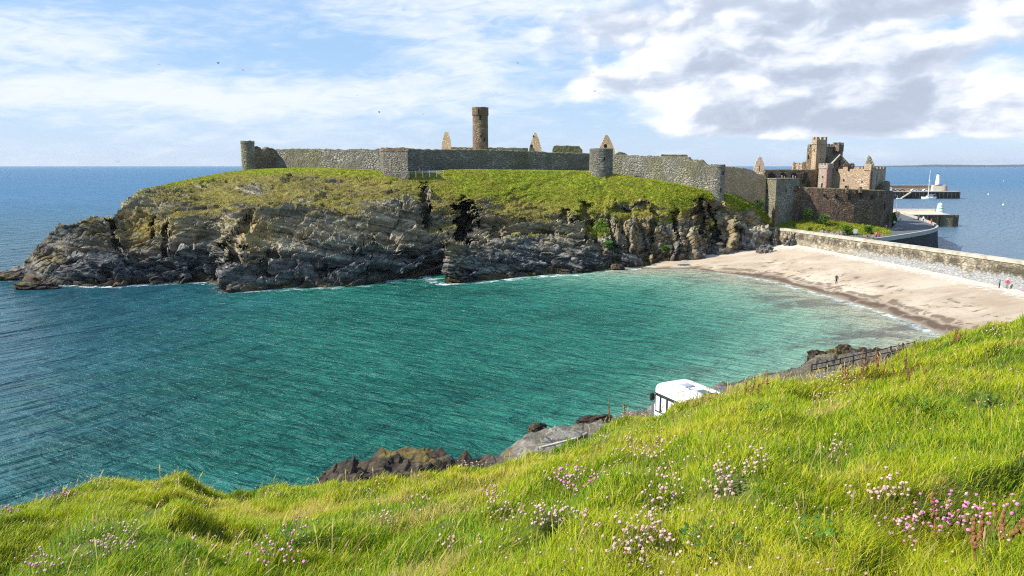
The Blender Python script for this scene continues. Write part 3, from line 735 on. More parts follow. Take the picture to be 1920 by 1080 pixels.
# ================================================================== beach
WA, WB = np.array([68.0, 176.0]), np.array([83.0, 120.0])
def wall_xy(Y): return WA + (WB - WA) * ((176 - Y) / 56.0)
def wall_foot(Y): return float(np.interp(Y, [60, 100, 120, 144, 176, 190], [1.6, 1.8, 2.0, 2.9, 3.6, 3.9]))
SHORE = [(1200, 504), (1300, 505), (1370, 514), (1450, 527), (1530, 548), (1620, 574), (1700, 600), (1770, 628), (1830, 655), (1900, 690), (1960, 730)]
INNER = [(1240, 490, 168), (1290, 480, 173), (1340, 468, 178), (1420, 456, 186), None, None, None, None, None, None, None]
WALLY = [0, 0, 0, 0, 176, 160, 144, 132, 120, 102, 84]
def beach():
    Sx = np.array([PZ(a, b, 0) for a, b in SHORE]); W = []
    for k, q in enumerate(INNER):
        if q: W.append(PY(*q))
        else:
            xy = wall_xy(WALLY[k]) + np.array([.9, .2]); W.append(np.array([xy[0], xy[1], wall_foot(WALLY[k])]))
    W = np.array(W); t = np.linspace(0, 1, 320); tk = np.linspace(0, 1, len(Sx))
    s_ = np.stack([np.interp(t, tk, Sx[:, i]) for i in range(3)], -1); w_ = np.stack([np.interp(t, tk, W[:, i]) for i in range(3)], -1)
    for _ in range(12):
        s_[1:-1] = (s_[:-2] + 2 * s_[1:-1] + s_[2:]) / 4
    v = np.concatenate([np.linspace(-.6, 0, 14)[:-1], np.linspace(0, 1.02, 110)])
    G = s_[None] * (1 - v[:, None, None]) + w_[None] * v[:, None, None]
    zz = np.where(v[:, None] >= 0, w_[None, :, 2] * np.abs(v[:, None]) ** .85, v[:, None] * 4.0)
    G[..., 2] = zz + .10 * fbm(np.stack([G[..., 0] * .12, G[..., 1] * .12, 0 * zz], -1), 4) * sstep(0, .15, np.abs(v))[:, None] + .05 * fbm(np.stack([G[..., 0] * .8, G[..., 1] * .8, 0 * zz], -1), 3)
    V = np.broadcast_to(v[:, None], zz.shape); U = np.broadcast_to(t, zz.shape)
    me = np_mesh('beach', G, grid_faces(*zz.shape), attrs={'v': V, 'u': U})
    tag(obj('beach', me, M['sand']), kind='structure')
    return s_
SHL = beach()

# ================================================================== near shore (below the hill) and hillside
SIL = [(-420, 1010), (-200, 985), (-60, 974), (0, 966), (60, 948), (130, 928), (170, 916), (215, 908), (265, 918), (290, 922), (325, 912), (355, 916), (385, 928), (430, 937), (500, 933), (560, 930), (640, 921), (760, 903), (870, 884), (960, 867), (1050, 846), (1100, 826), (1150, 796), (1190, 793), (1240, 791), (1290, 769), (1335, 746), (1400, 728), (1470, 719),
       (1540, 719), (1600, 704), (1680, 676), (1740, 655), (1790, 636), (1850, 618), (1920, 602), (2060, 575), (2300, 545)]
TOPS = [(-420, 1000), (0, 975), (430, 950), (570, 928), (592, 908), (612, 888), (640, 872), (690, 858), (730, 853), (790, 846), (830, 844), (850, 862), (900, 862), (940, 850), (985, 815), (1040, 800), (1100, 795), (1140, 785), (1200, 768), (1345, 722), (1420, 706), (1500, 686), (1530, 670), (1600, 664), (1650, 662), (1700, 655), (1760, 645), (1850, 625), (2000, 615)]
def near_shore():
    px = np.linspace(-300, 1960, 1300)
    ax = np.array([q[0] for q in TOPS], float); ty = np.interp(px, ax, [q[1] for q in TOPS])
    a, b = ray(px, ty); zt = np.interp(px, [0, 570, 640, 850, 900, 985, 1140, 1400, 1500, 1700, 1960], [.8, .9, 1.6, 1.6, 1.0, 1.9, 1.5, 1.0, 1.2, 1.0, .8])
    Ys = (zt - EYE) / b
    d = np.concatenate([np.linspace(-3, 0, 14)[:-1], np.linspace(0, 9, 90)[:-1], np.linspace(9, 40, 60)])
    D, Yg = np.meshgrid(d, Ys, indexing='ij')
    Y = Yg - D
    X = a[None] * Y
    ZT = np.broadcast_to(zt, D.shape)
    Z = np.where(D < 0, ZT + D * 1.9, ZT + (4.8 - ZT) * sstep(2, 15, D))
    P = np.stack([X, Y, Z], -1)
    q = np.stack([X * .5 + Z * .2, Y * .25, Z * .9], -1)
    f1, c1 = facets(q, .8); f2, c2 = facets(q * 2.7, .8)
    PXg = np.broadcast_to(px, D.shape)
    rough = np.maximum(sstep(13, 6, D), .6 * sstep(1400, 1480, PXg)) * (.5 + .9 * sstep(905, 860, PXg) * sstep(560, 620, PXg) + .35 * sstep(1480, 1530, PXg) * sstep(1720, 1660, PXg))
    slabm = sstep(890, 960, PXg) * sstep(1150, 1090, PXg)
    sw = X * .35 + Z * .3 + Y * .55; sw = sw - np.floor(sw)
    disp = (.34 * f1 + .15 * f2 + .55 * fbm(q * .7 + 4, 4) + .34 * (sw ** 1.6 - .4)) * rough * (1 - .35 * slabm)
    P[..., 2] += disp
    P[..., 1] += disp * .6 * sstep(2, -1, D)
    grit = np.clip(np.maximum(sstep(900, 990, PXg) * sstep(1500, 1250, PXg) * (.35 + .45 * sstep(-.1, .2, fbm(q * .8, 3))), sstep(8, 13, D) * (1 - .75 * sstep(1400, 1480, PXg))), 0, 1)
    me = np_mesh('rocky_shore', P, grid_faces(*D.shape), attrs={'gravel': grit})
    tag(obj('rocky_shore', me, M['shore']), kind='structure')
    zs = np.stack([a * (Ys + 1.2), Ys + 1.2, 0 * Ys], -1)
    return px, zs
NPX, NSH = near_shore()

sil_px = np.array([q[0] for q in SIL], float); sil_py = np.array([q[1] for q in SIL], float)
_sa, _sb = ray(sil_px, sil_py)
YC = np.interp(sil_px, [-420, 0, 430, 760, 1050, 1340, 1700, 1920, 2300], [9.5, 9.0, 9.0, 8.6, 8.4, 10.2, 10.8, 11.5, 12])
A0 = 1.22
def hill_z(s, Y, bumps=True):
    """ground height on the azimuth s = X/Y at distance Y"""
    tau = np.interp(s, _sa, -_sb) + .0066 - .155 * np.clip(s - _sa[-1], 0, 3.2) + .10 * np.clip(_sa[0] - s, 0, 2); yc = np.interp(s, _sa, YC)
    c = A0 / yc ** 2; b = tau - 2 * A0 / yc
    z = EYE - (A0 + b * Y + c * Y * Y)
    z = np.maximum(z, -3)
    if bumps:
        X = s * Y
        q = np.stack([X, Y, 0 * Y], -1)
        n1 = fbm(q * .55, 3); n2 = ridged(np.stack([X * 1.15 + .3 * Y, Y * .9, 0 * Y], -1) + 20, 3)
        amp = sstep(.8, 2.5, Y) * sstep(26, 14, Y)
        n3 = fbm(q * 2.1 + 50, 2); pit = fbm(np.stack([X * .85, Y * 1.15, 0 * Y], -1) + 77, 2)
        z = z + amp * (.24 * n1 + .15 * n2 * (.6 + n1) + .12 * n3 - .05) - sstep(.6, 1.2, Y) * sstep(16, 10, Y) * .17 * sstep(.12, .36, pit)
    return z
def hillside():
    s = np.concatenate([np.linspace(-3.2, -.95, 110)[:-1], np.linspace(-.95, .95, 520)[:-1], np.linspace(.95, 4.2, 150)]); Y = np.concatenate([np.linspace(.15, 1.4, 16)[:-1], np.geomspace(1.4, 16, 380)[:-1], np.linspace(16, 46, 60)])
    YY, SS = np.meshgrid(Y, s, indexing='ij')
    Z = hill_z(SS, YY)
    me = np_mesh('hillside', np.stack([SS * YY, YY, Z], -1), grid_faces(*Z.shape))
    tag(obj('hillside', me, M['hill']), kind='structure')
hillside()

def hill_hit(px, py):
    """where a photo pixel meets the hillside, on its near side"""
    s, dz = ray(px, py)
    Y = np.linspace(1.3, float(np.interp(s, _sa, YC)) * 1.15, 700)
    z = hill_z(np.full_like(Y, float(s)), Y)
    below = (EYE + float(dz) * Y) - z
    k = np.argmax(below <= 0) if (below <= 0).any() else int(np.argmin(below))
    return Vector((float(s) * Y[k], Y[k], z[k]))

# ================================================================== sea
def sea():
    xs = np.concatenate([-np.geomspace(14500, 130, 30), np.arange(-128, 135, 1.1), np.geomspace(137, 14500, 30)])
    ys = np.concatenate([[-400, -60, 0, 20], np.arange(32, 186, .9), np.arange(187, 330, 4), np.geomspace(336, 19500, 40)])
    X, Y = np.meshgrid(xs, ys)
    pts = np.stack([X, Y], -1)
    def dist(line):
        line = np.asarray(line)[:, :2]
        best = np.full(X.shape, 1e9)
        m = (np.abs(X) < 140) & (Y < 230)
        q = pts[m]; bd = np.full(len(q), 1e9)
        for a, b in zip(line[:-1], line[1:]):
            ab = b - a; L = (ab ** 2).sum() + 1e-9
            t = np.clip(((q - a) @ ab) / L, 0, 1)
            dd = ((q - a - t[:, None] * ab) ** 2).sum(1); bd = np.minimum(bd, dd)
        best[m] = np.sqrt(bd)
        return best
    db = dist(SHL[::8]); dn = dist(NSH[::16])
    wl = [PZ(h[0], h[1][0] + 1.0, 0) for h in HEAD if h[1][1] is None and h[0] < 840]
    wl += [PZ(a, b + 1.5, 0) for a, b in ((834, 532), (900, 527), (950, 523), (1000, 518), (1050, 515), (1090, 515), (1120, 510), (1160, 505), (1240, 500))]
    dc = dist(wl)
    cut = lambda lo, hi: sstep(lo, hi, X)
    shallow = np.exp(-db / 17) * .9 + .30 * np.exp(-dn / 7) * cut(-10, 15) + .36 * np.exp(-db / 48)
    shallow = np.clip(shallow - .08 * (Y > 190), 0, 1)
    shore = 1.1 * np.exp(-dc / 2.6) * sstep(40, -10, X) + .72 * np.exp(-dc / 1.5) * sstep(-10, 30, X) + .45 * np.exp(-dn / 1.4)
    kelp = np.exp(-((db - 9) / 8) ** 2) * sstep(20, 45, X) + np.exp(-((dn - 5) / 5.5) ** 2) * sstep(5, 30, X) * .9
    wash = np.exp(-((db - .8) / .9) ** 2) * sstep(38, 50, X) * .8
    opn = np.clip(sstep(5, -85, X + (Y - 100) * .16) + sstep(150, 320, Y), 0, 1)
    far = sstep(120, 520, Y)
    harb = sstep(60, 95, X - (Y - 180) * .12) * sstep(120, 150, Y) * (1 - sstep(430, 900, Y))
    P = np.stack([X, Y, 0 * X], -1)
    me = np_mesh('sea', P, grid_faces(*X.shape), attrs={'shallow': shallow, 'shore': shore, 'kelp': np.clip(kelp, 0, 1), 'wash': wash, 'open': opn, 'far': far, 'harbour': harb})
    tag(obj('sea', me, M['sea']), kind='structure')
sea()

def far_hills():
    px = np.linspace(1640, 2400, 160)
    Yd = 9000.0
    top = np.interp(px, [1640, 1665, 1700, 1735, 1745, 1800, 1860, 1890, 1920, 2000, 2400], [311.5, 310.6, 310.2, 309.8, 308.4, 308.9, 309.6, 308.8, 308.4, 307.5, 305]) + .12 * np.sin(px * .31)
    A_ = PY(px, top, Yd); B_ = A_.copy(); B_[:, 2] = -5; B_[:, 1] -= 500
    C_ = A_.copy(); C_[:, 2] = -5; C_[:, 1] += 1500
    me = np_mesh('hills', np.stack([B_, A_, C_]), grid_faces(3, len(px)))
    tag(obj('hills', me, M['farhill']), kind='structure')
far_hills()

# ================================================================== castle: curtain walls and towers
def curtain(name, st, mat, label, cat='castle wall', thick=1.3, jag=.22, step=.30, sink=2.2, group=None, capm='cap', smooth_in=True):
    """a rubble wall through stations (px, py_top, py_base, Y): a thick strip with an uneven head"""
    st = [tuple(map(float, q)) for q in st]
    px = np.array([q[0] for q in st])
    T = PY(px, [q[1] for q in st], [q[3] for q in st]); B = PY(px, [q[2] for q in st], [q[3] for q in st])
    L = np.concatenate([[0], np.cumsum(np.linalg.norm(np.diff(B[:, :2], axis=0), axis=1))])
    n = max(4, int(L[-1] / step)); l = np.linspace(0, L[-1], n)
    xy = np.stack([np.interp(l, L, B[:, 0]), np.interp(l, L, B[:, 1])], -1)
    zt = np.interp(l, L, T[:, 2]); zb = np.interp(l, L, B[:, 2]) - sink
    seed = (hash_name(name + label) % 97) * 3.1
    zt = zt + jag * (fbm(np.stack([l * .45 + seed, l * 0, l * 0], -1), 4) * 1.4 + .5 * np.sign(perlin(np.stack([l * 1.3 + seed, l * 0 + 5.5, l * 0], -1))) * .5)
    tg = np.gradient(xy, axis=0); tg /= np.linalg.norm(tg, axis=1)[:, None]
    nf = np.stack([tg[:, 1], -tg[:, 0]], -1)                         # towards the camera side for left-to-right walls
    nv = 14
    v = np.linspace(0, 1, nv)
    fz = zb[None] * (1 - v[:, None]) + zt[None] * v[:, None]
    P = np.stack([np.broadcast_to(xy[:, 0], fz.shape), np.broadcast_to(xy[:, 1], fz.shape), fz], -1).copy()
    dis = .10 * fbm(P * 1.1, 3) + .06 * fbm(P * 3, 2) - .10 * v[:, None] ** 2
    P[..., 0] += nf[None, :, 0] * dis; P[..., 1] += nf[None, :, 1] * dis
    top = P[-1].copy(); mid_ = top.copy(); mid_[:, :2] -= nf * thick * .5; mid_[:, 2] += .18 + .10 * perlin(np.stack([l * 2 + seed, l * 0, l * 0 + 3], -1))
    bk = top.copy(); bk[:, :2] -= nf * thick
    bb = bk.copy(); bb[:, 2] = zb
    G = np.concatenate([P, mid_[None], bk[None], bb[None]])
    f4 = list(map(tuple, grid_faces(*G.shape[:2])))
    nr = G.shape[0]
    me = np_mesh(name, G, np.array(f4), smooth=False)
    bm = bmesh.new(); bm.from_mesh(me); bm.verts.ensure_lookup_table()
    for c in (0, n - 1):
        ring = [bm.verts[r * n + c] for r in range(nr)]
        try: bm.faces.new(ring if c == 0 else ring[::-1])
        except ValueError: pass
    bmesh.ops.recalc_face_normals(bm, faces=bm.faces)
    me.materials.append(M[mat]); me.materials.append(M[capm])
    for f in bm.faces:
        f.material_index = 1 if f.normal.z > .6 else 0
    bm.to_mesh(me); bm.free()
    o = bpy.data.objects.new(name, me); link(o)
    tag(o, label, cat, group, 'thing')
    return o

def hash_name(s):
    h = 7
    for ch in s: h = (h * 31 + ord(ch)) % 1000003
    return h

def rough_round(name, parent, c, r0, r1, z0, z1, mat, n=44, amp=.07, jag=.0, hollow=True, capm='cap', bulge=.0):
    """round rubble drum with a sunken, uneven head"""
    nv = max(6, int((z1 - z0) / .5)); v = np.linspace(0, 1, nv); a = np.linspace(0, 2 * np.pi, n, endpoint=False)
    rr = r0 + (r1 - r0) * v
    zt = z1 + jag * fbm(np.stack([np.cos(a) * 1.7 + c[0], np.sin(a) * 1.7 + c[1], a * 0], -1), 3)
    Z = z0 + (zt[None] - z0) * v[:, None]
    P = np.stack([c[0] + rr[:, None] * np.cos(a), c[1] + rr[:, None] * np.sin(a), Z], -1)
    d = amp * fbm(P * 1.2, 3)
    P[..., 0] += np.cos(a) * d; P[..., 1] += np.sin(a) * d
    rows = [P]
    def ring(rf, zz):
        return np.stack([c[0] + rf * np.cos(a), c[1] + rf * np.sin(a), zz + 0 * a], -1)[None]
    rows.append(ring(r1 - .28, zt + .06)); rows.append(ring(r1 - .6, zt - (.7 if hollow else 0))); rows.append(ring(.05, zt * 0 + z1 - (.75 if hollow else -.05)))
    G = np.concatenate(rows); m = G.shape[0]
    idx = np.arange(m * n).reshape(m, n); nx = np.roll(idx, -1, axis=1)
    f = np.stack([idx[:-1], nx[:-1], nx[1:], idx[1:]], -1).reshape(-1, 4)
    me = np_mesh(name, G, f, smooth=False)
    me.materials.append(M[mat]); me.materials.append(M[capm])
    mi = np.zeros(len(f), np.int32); mi[(nv - 1) * n:] = 1
    me.polygons.foreach_set('material_index', mi)
    o = bpy.data.objects.new(name, me)
    return link(o, parent)

def root_at(name, p, label, cat, group=None):
    return empty(name, tuple(p), label, cat, group)

def local(parent, o):
    """geometry was built in world coordinates: keep it there under a parent that stands elsewhere"""
    bpy.context.view_layer.update()
    o.matrix_parent_inverse = Matrix.Translation(parent.location).inverted() if parent.rotation_euler.z == 0 else parent.matrix_world.inverted()
    return o

def pxw(px, Y):
    """metres per photo pixel at distance Y"""
    return Y / F / .99

def block_plan(L, Mn, Rr):
    """plan of a rectangular-ish block from its left, nearest and right corners given as (px, Y)"""
    a = PY(L[0], 320, L[1])[:2]; b = PY(Mn[0], 320, Mn[1])[:2]; c = PY(Rr[0], 320, Rr[1])[:2]
    d = a + c - b
    return [tuple(a), tuple(b), tuple(c), tuple(d)]

def zat(px, py, Y): return float(PY(px, py, Y)[2])

def block(name, parent, plan, z0, z1, mat, step=.6, amp=.07, jag=.12):
    """four-sided masonry block with slightly uneven faces"""
    A = np.array(plan, float); rows, per = [], []
    for k in range(4):
        a, b = A[k], A[(k + 1) % 4]
        n = max(2, int(np.linalg.norm(b - a) / step))
        for q in range(n): per.append(a + (b - a) * q / n)
    per = np.array(per); n = len(per); ctr = A.mean(0)
    nv = max(3, int((z1 - z0) / step)); v = np.linspace(0, 1, nv)
    P = np.zeros((nv, n, 3)); P[..., :2] = per[None]; P[..., 2] = z0 + (z1 - z0) * v[:, None]
    P[-1, :, 2] += jag * perlin(np.stack([per[:, 0] * 1.1, per[:, 1] * 1.1, per[:, 0] * 0], -1))
    o = (per - ctr); o /= np.linalg.norm(o, axis=1)[:, None]
    d = amp * fbm(P * .9, 3); P[..., 0] += o[:, 0] * d; P[..., 1] += o[:, 1] * d
    inner = np.zeros((1, n, 3)); inner[0, :, :2] = ctr; inner[0, :, 2] = z1 - .1
    G = np.concatenate([P, inner]); m = nv + 1
    idx = np.arange(m * n).reshape(m, n); nx = np.roll(idx, -1, axis=1)
    f = np.stack([idx[:-1], nx[:-1], nx[1:], idx[1:]], -1).reshape(-1, 4)
    me = np_mesh(name, G, f, smooth=False); me.materials.append(M[mat]); me.materials.append(M['cap'])
    mi = np.zeros(len(f), np.int32); mi[(nv - 1) * n:] = 1; me.polygons.foreach_set('material_index', mi)
    ob = bpy.data.objects.new(name, me); link(ob, parent)
    return local(parent, ob) if parent else ob

def merlons(name, parent, plan, z, mat, h=.8, w=.9, gap=.6, th=.5, sides=(0, 1, 2, 3), base=.35, jitter=.25):
    mb = MB(); A = [Vector((p[0], p[1], 0)) for p in plan]
    ctr = sum(A, Vector()) / 4
    for k in sides:
        a, b = A[k], A[(k + 1) % 4]; d = b - a; L = d.length; ang = math.atan2(d.y, d.x)
        u = d.normalized(); inn = Vector((-u.y, u.x, 0))
        if inn.dot(ctr - a) < 0: inn = -inn
        mb.box((*((a + b) / 2 + inn * (th / 2 + .004 * k)).xy, z + base / 2), (L - .01, th - .02 * k, base + .002 * k), ang)
        n = max(1, int((L + gap) / (w + gap))); pitch = (L - w) / max(1, n - 1) if n > 1 else 0
        for q in range(n):
            p = a + u * (w / 2 + q * pitch) + inn * (th / 2)
            hh = h * (1 - jitter * random.random())
            mb.box((p.x, p.y, z + base + hh / 2 - .01), (w * (1 - .15 * random.random()), th * .95, hh), ang)
    o = mb.build(name, M[mat], parent)
    return local(parent, o)

def opening(name, parent, face, u, z, w, h, arch=False, mat='dark', depth=.34, out=.05, frame=None):
    """a dark slot in the face a->b of a plan at fraction u along it; a pale frame where asked"""
    a, b = Vector((*face[0], 0)), Vector((*face[1], 0)); d = (b - a); un = d.normalized()
    nrm = Vector((un.y, -un.x, 0)); p = a + d * u + nrm * out; ang = math.atan2(un.y, un.x)
    mb = MB()
    if arch:
        pts = [(-w / 2, 0), (w / 2, 0), (w / 2, h - w / 2)] + [(w / 2 * math.cos(t), h - w / 2 + w / 2 * math.sin(t)) for t in np.linspace(.25, math.pi - .25, 7)] + [(-w / 2, h - w / 2)]
    else:
        pts = [(-w / 2, 0), (w / 2, 0), (w / 2, h), (-w / 2, h)]
    mb.slab([p + un * q[0] + Vector((0, 0, z + q[1])) for q in pts], -nrm * depth)
    o = local(parent, mb.build(name, M[mat], parent))
    if frame:
        fb = MB(); t = .16
        for sx in (-1, 1): fb.box((*(p + un * sx * (w / 2 + t / 2) + nrm * .0).xy, z + h / 2), (t, .3, h + t), ang)
        fb.box((*(p).xy, z + h + t), (w + .02, .3, t), ang)
        local(o, fb.build('frame', M[frame], o)) if False else local(parent, fb.build('window_frame', M[frame], parent))
    return o

def round_tower(pxl, pxr, pyt, pyb, Y, mat, label, name='round_tower', jag=.15, slit=None, sink=3.0, taper=.03, group='round towers of the castle wall'):
    w = (pxr - pxl) * pxw(0, Y); cx = (pxl + pxr) / 2
    c = PY(cx, pyb, Y + w / 2); z1 = zat(cx, pyt, Y + w / 2); zb = zat(cx, pyb, Y)
    r = w / 2 * 1.0
    t = root_at(name, c, label, 'tower', group)
    b = rough_round('tower_drum', t, c, r * (1 + taper), r, zb - sink, z1 - .5, mat, hollow=False); local(t, b)
    p = rough_round('parapet', t, c, r + .06, r + .02, z1 - .55, z1, mat, jag=jag); local(t, p)
    for (ax, dz) in (slit or []):
        ang = R(ax); q = c + np.array([math.cos(ang) * (r + .03), math.sin(ang) * (r + .03), 0])
        mb = MB(); mb.box((q[0], q[1], zb + dz), (.35, .30, .85), ang); local(t, mb.build('arrow_slit', M['dark'], t))
    return t

# ---- seaward curtain, from the far tower along the crest of the headland
round_tower(455, 479, 265, 322, 186, 'pale_stone', 'round end tower above the sea cliff, tallest of the wall towers and yellow with lichen', jag=.35)
curtain('castle_wall', [(477, 281, 320, 187.5), (487, 277, 319, 189), (500, 279, 318, 190.5), (512, 277, 317, 192), (519, 283, 317, 192.6)], 'brown_stone', 'broken dark wall stretch between the far end tower and the long pale wall', jag=.7, group='castle curtain walls', thick=1.6)
curtain('castle_wall', [(517, 281, 317, 192.6), (560, 280, 315, 190), (640, 281, 315, 186.5), (716, 281, 321, 183)], 'pale_stone', 'long pale rubble wall between the end tower and the square wall tower', jag=.25, group='castle curtain walls')
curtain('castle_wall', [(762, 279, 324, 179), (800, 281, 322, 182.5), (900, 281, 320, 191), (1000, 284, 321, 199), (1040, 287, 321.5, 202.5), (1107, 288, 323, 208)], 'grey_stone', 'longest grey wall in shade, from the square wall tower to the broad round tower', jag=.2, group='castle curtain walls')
curtain('castle_wall', [(1144, 290, 328, 194), (1165, 292, 329, 192.8), (1200, 293, 332, 190.5), (1262, 294, 340, 186.5), (1290, 296, 345, 184.7), (1291, 301, 345, 184.6), (1300, 300, 347, 184), (1316, 301, 350, 183.2), (1324, 309, 353, 182.7), (1334, 312, 357, 182)], 'pale_stone', 'grey rubble wall stepping down from the broad round tower to the slim round tower', jag=.2, group='castle curtain walls')
curtain('castle_wall', [(1354, 312, 360, 184), (1370, 314, 364, 184.6), (1392, 316, 373, 185.6), (1408, 319, 381, 186.4), (1418, 326, 386, 187), (1434, 331, 394, 187.6)], 'tan_stone', 'short buff wall sloping down between the slim round tower and the square bastion', jag=.15, group='castle curtain walls')

# square wall tower
def square_wall_tower():
    plan = block_plan((713.5, 180), (719.5, 176.2), (765, 173.6))
    z0, z1 = zat(740, 328, 176) - 2, zat(740, 283, 176)
    t = root_at('square_tower', (*plan[1], z0 + 2), 'square rubble tower set in the wall, with a sunlit left corner', 'tower')
    block('tower_wall', t, plan, z0, z1, 'grey_stone', step=.4, amp=.10)
    bp = [(p[0] + (p[0] - sum(q[0] for q in plan) / 4) * .05, p[1] + (p[1] - sum(q[1] for q in plan) / 4) * .05) for p in plan]
    block('parapet', t, bp, z1 - .1, z1 + .68, 'brown_stone', step=.3, amp=.12, jag=.45)
    mb = MB(); q = PY(734.5, 291.5, 175.9); mb.box(q, (.55, .3, .9)); mb.box(q + np.array([.6, .06, -.25]), (1.0, .2, .3))
    local(t, mb.build('pale_stone_patch', M['coping'], t))
square_wall_tower()
round_tower(1105, 1148, 279, 328, 184, 'grey_stone', 'broad round tower between the long shaded wall and the stepped wall', jag=.12, slit=[(-82, 3.9)], taper=.02)
round_tower(1331, 1357, 309, 362, 178, 'grey_stone', 'slim round tower standing lower down the slope, nearest the square bastion', jag=.35, slit=[(-62, 4.6), (-75, .8)], taper=.03)

# ---- inside the wall: round tower, gables, ruined ranges
def tall_round_tower():
    Y = 232; w = 28.5 * pxw(0, Y); r = w / 2; c = PY(901, 300, Y + r)
    z0 = zat(901, 300, Y) - 6; zs = zat(901, 215, Y); zt = zat(901, 200.5, Y)
    t = root_at('round_tower', (c[0], c[1], z0), 'tall brown round tower rising well above the long shaded wall', 'tower', 'round towers of the castle wall')
    local(t, rough_round('tower_drum', t, c, r * 1.03, r * .985, z0, zs, 'brown_stone', n=52, amp=.06, hollow=False))
    local(t, rough_round('string_course', t, c, r * 1.07, r * 1.09, zs - .05, zs + .3, 'brown_stone', n=52, amp=.03, hollow=False))
    local(t, rough_round('parapet', t, c, r * 1.06, r * 1.06, zs + .28, zt, 'brown_stone', n=52, amp=.05, jag=.25))
    def slot(ang, z, w_, h_, m='dark', rr=r):
        q = (c[0] + math.cos(R(ang)) * rr, c[1] + math.sin(R(ang)) * rr, z)
        mb = MB(); mb.box(q, (.3, w_, h_), R(ang)); return local(t, mb.build('window_slit' if m == 'dark' else 'crenel', M[m], t))
    slot(-88, zat(903, 220, Y), .5, 1.3); slot(-100, zat(895, 214, Y) + .9, .3, 1.6, rr=r * 1.06); slot(-83, zat(906, 255, Y), .4, .6, rr=r); slot(-58, zat(912, 262, Y), .35, .7)
    slot(-86, zat(903, 207.5, Y), .42, .55, 'white', rr=r * 1.05) if False else None
tall_round_tower()

def gable(name, pts, Y, th, mat, label, hole=None, cat='gable', skew=.0):
    """standing fragment of a gable wall: outline in photo pixels at distance Y, given its thickness"""
    poly = [PY(a, b, Y + skew * (a - pts[0][0])) for a, b in pts]
    mb = MB(); mb.slab(poly, (0, th, 0))
    bmesh.ops.triangulate(mb.bm, faces=[f for f in mb.bm.faces if len(f.verts) > 4])
    bmesh.ops.subdivide_edges(mb.bm, edges=[e for e in mb.bm.edges if e.calc_length() > 1], cuts=3, use_grid_fill=True)
    for v in mb.bm.verts: v.co += Vector((1, .3, .6)) * .05 * float(perlin(np.array(v.co) * 1.7))
    c = np.mean(poly, axis=0); t = root_at(name, (c[0], c[1], min(p[2] for p in poly)), label, cat)
    o = mb.build('gable_wall', M[mat], t); local(t, o)
    for q in (hole or []):
        m = q[4] if len(q) > 4 else 'dark'
        hb = MB(); a, b, w, h = q[:4]
        k = [PY(a - w / 2, b + h / 2, Y), PY(a + w / 2, b + h / 2, Y), PY(a + w / 2, b - h * .1, Y), PY(a, b - h / 2, Y), PY(a - w / 2, b - h * .1, Y)]
        hb.slab([p + np.array([0, -.16 + skew * (a - pts[0][0]), 0]) for p in k], (0, th * .5, 0)); local(t, hb.build('opening', M[m], t))
    return t
gable('gable_ruin', [(826, 292), (829, 268), (833, 249), (836, 246.5), (840, 247), (844, 262), (848, 292)], 236, 1.0, 'tan_stone', 'narrow pointed wall stump just before the tall round tower', skew=-.10)
gable('gable_ruin', [(991, 292), (993, 276), (999, 257), (1003, 248), (1006, 250), (1010, 261), (1015, 278), (1016, 292)], 236, 1.0, 'tan_stone', 'pointed church gable after the tall round tower, with a small slot low down', hole=[(997, 273, 3, 5), (1000, 255, 2.5, 3)], skew=-.06)
gable('gable_ruin', [(1122, 294), (1125, 276), (1131, 263), (1135, 254), (1138, 252.5), (1142, 257), (1148, 270), (1152, 279), (1154, 294)], 226, 1.1, 'tan_stone', 'squat pointed gable with a dark window, showing over the broad round tower', hole=[(1135, 273, 6, 7)], skew=-.05)
gable('gable_ruin', [(1413, 332), (1414, 316), (1419, 301), (1424, 293.5), (1428, 295), (1433, 309), (1434, 332)], 214, .9, 'pink_stone', 'pale gable with a red-edged window, behind the short buff wall', hole=[(1423, 314, 4.5, 13, 'red_quoin'), (1422.6, 315, 2, 9)], skew=-.08)
gable('gable_ruin', [(1622, 330), (1624, 312), (1629, 296), (1631, 291.5), (1634, 296), (1640, 310), (1643, 330)], 226, 1.0, 'pale_stone', 'pale pyramid-like gable top peeping over the red sandstone hall', skew=-.08)
curtain('ruined_wall', [(846, 276.5, 292, 238), (870, 277, 292, 238), (930, 277.5, 292, 239), (990, 278.5, 292, 239.5)], 'pale_stone', 'low wall top between the stump and gable behind the long shaded wall', 'wall', jag=.2, thick=.8)
curtain('ruined_wall', [(1036, 281, 296, 232), (1039, 274, 296, 232), (1060, 273.5, 296, 232), (1086, 274.5, 296, 232), (1092, 282, 296, 232)], 'cap', 'turf-topped dark wall block between two gables behind the long wall', 'wall', jag=.2, thick=1.6)
curtain('ruined_wall', [(1150, 292, 300, 212), (1163, 284.5, 300, 212), (1176, 290, 300, 212)], 'pale_stone', 'small heap-like wall stump just past the broad round tower', 'wall', jag=.3, thick=.8)
curtain('ruined_wall', [(1240, 290.8, 302, 203), (1262, 290.5, 302, 203), (1289, 291.5, 304, 203)], 'brown_stone', 'thin dark wall line showing above the stepped wall', 'wall', jag=.12, thick=.8)

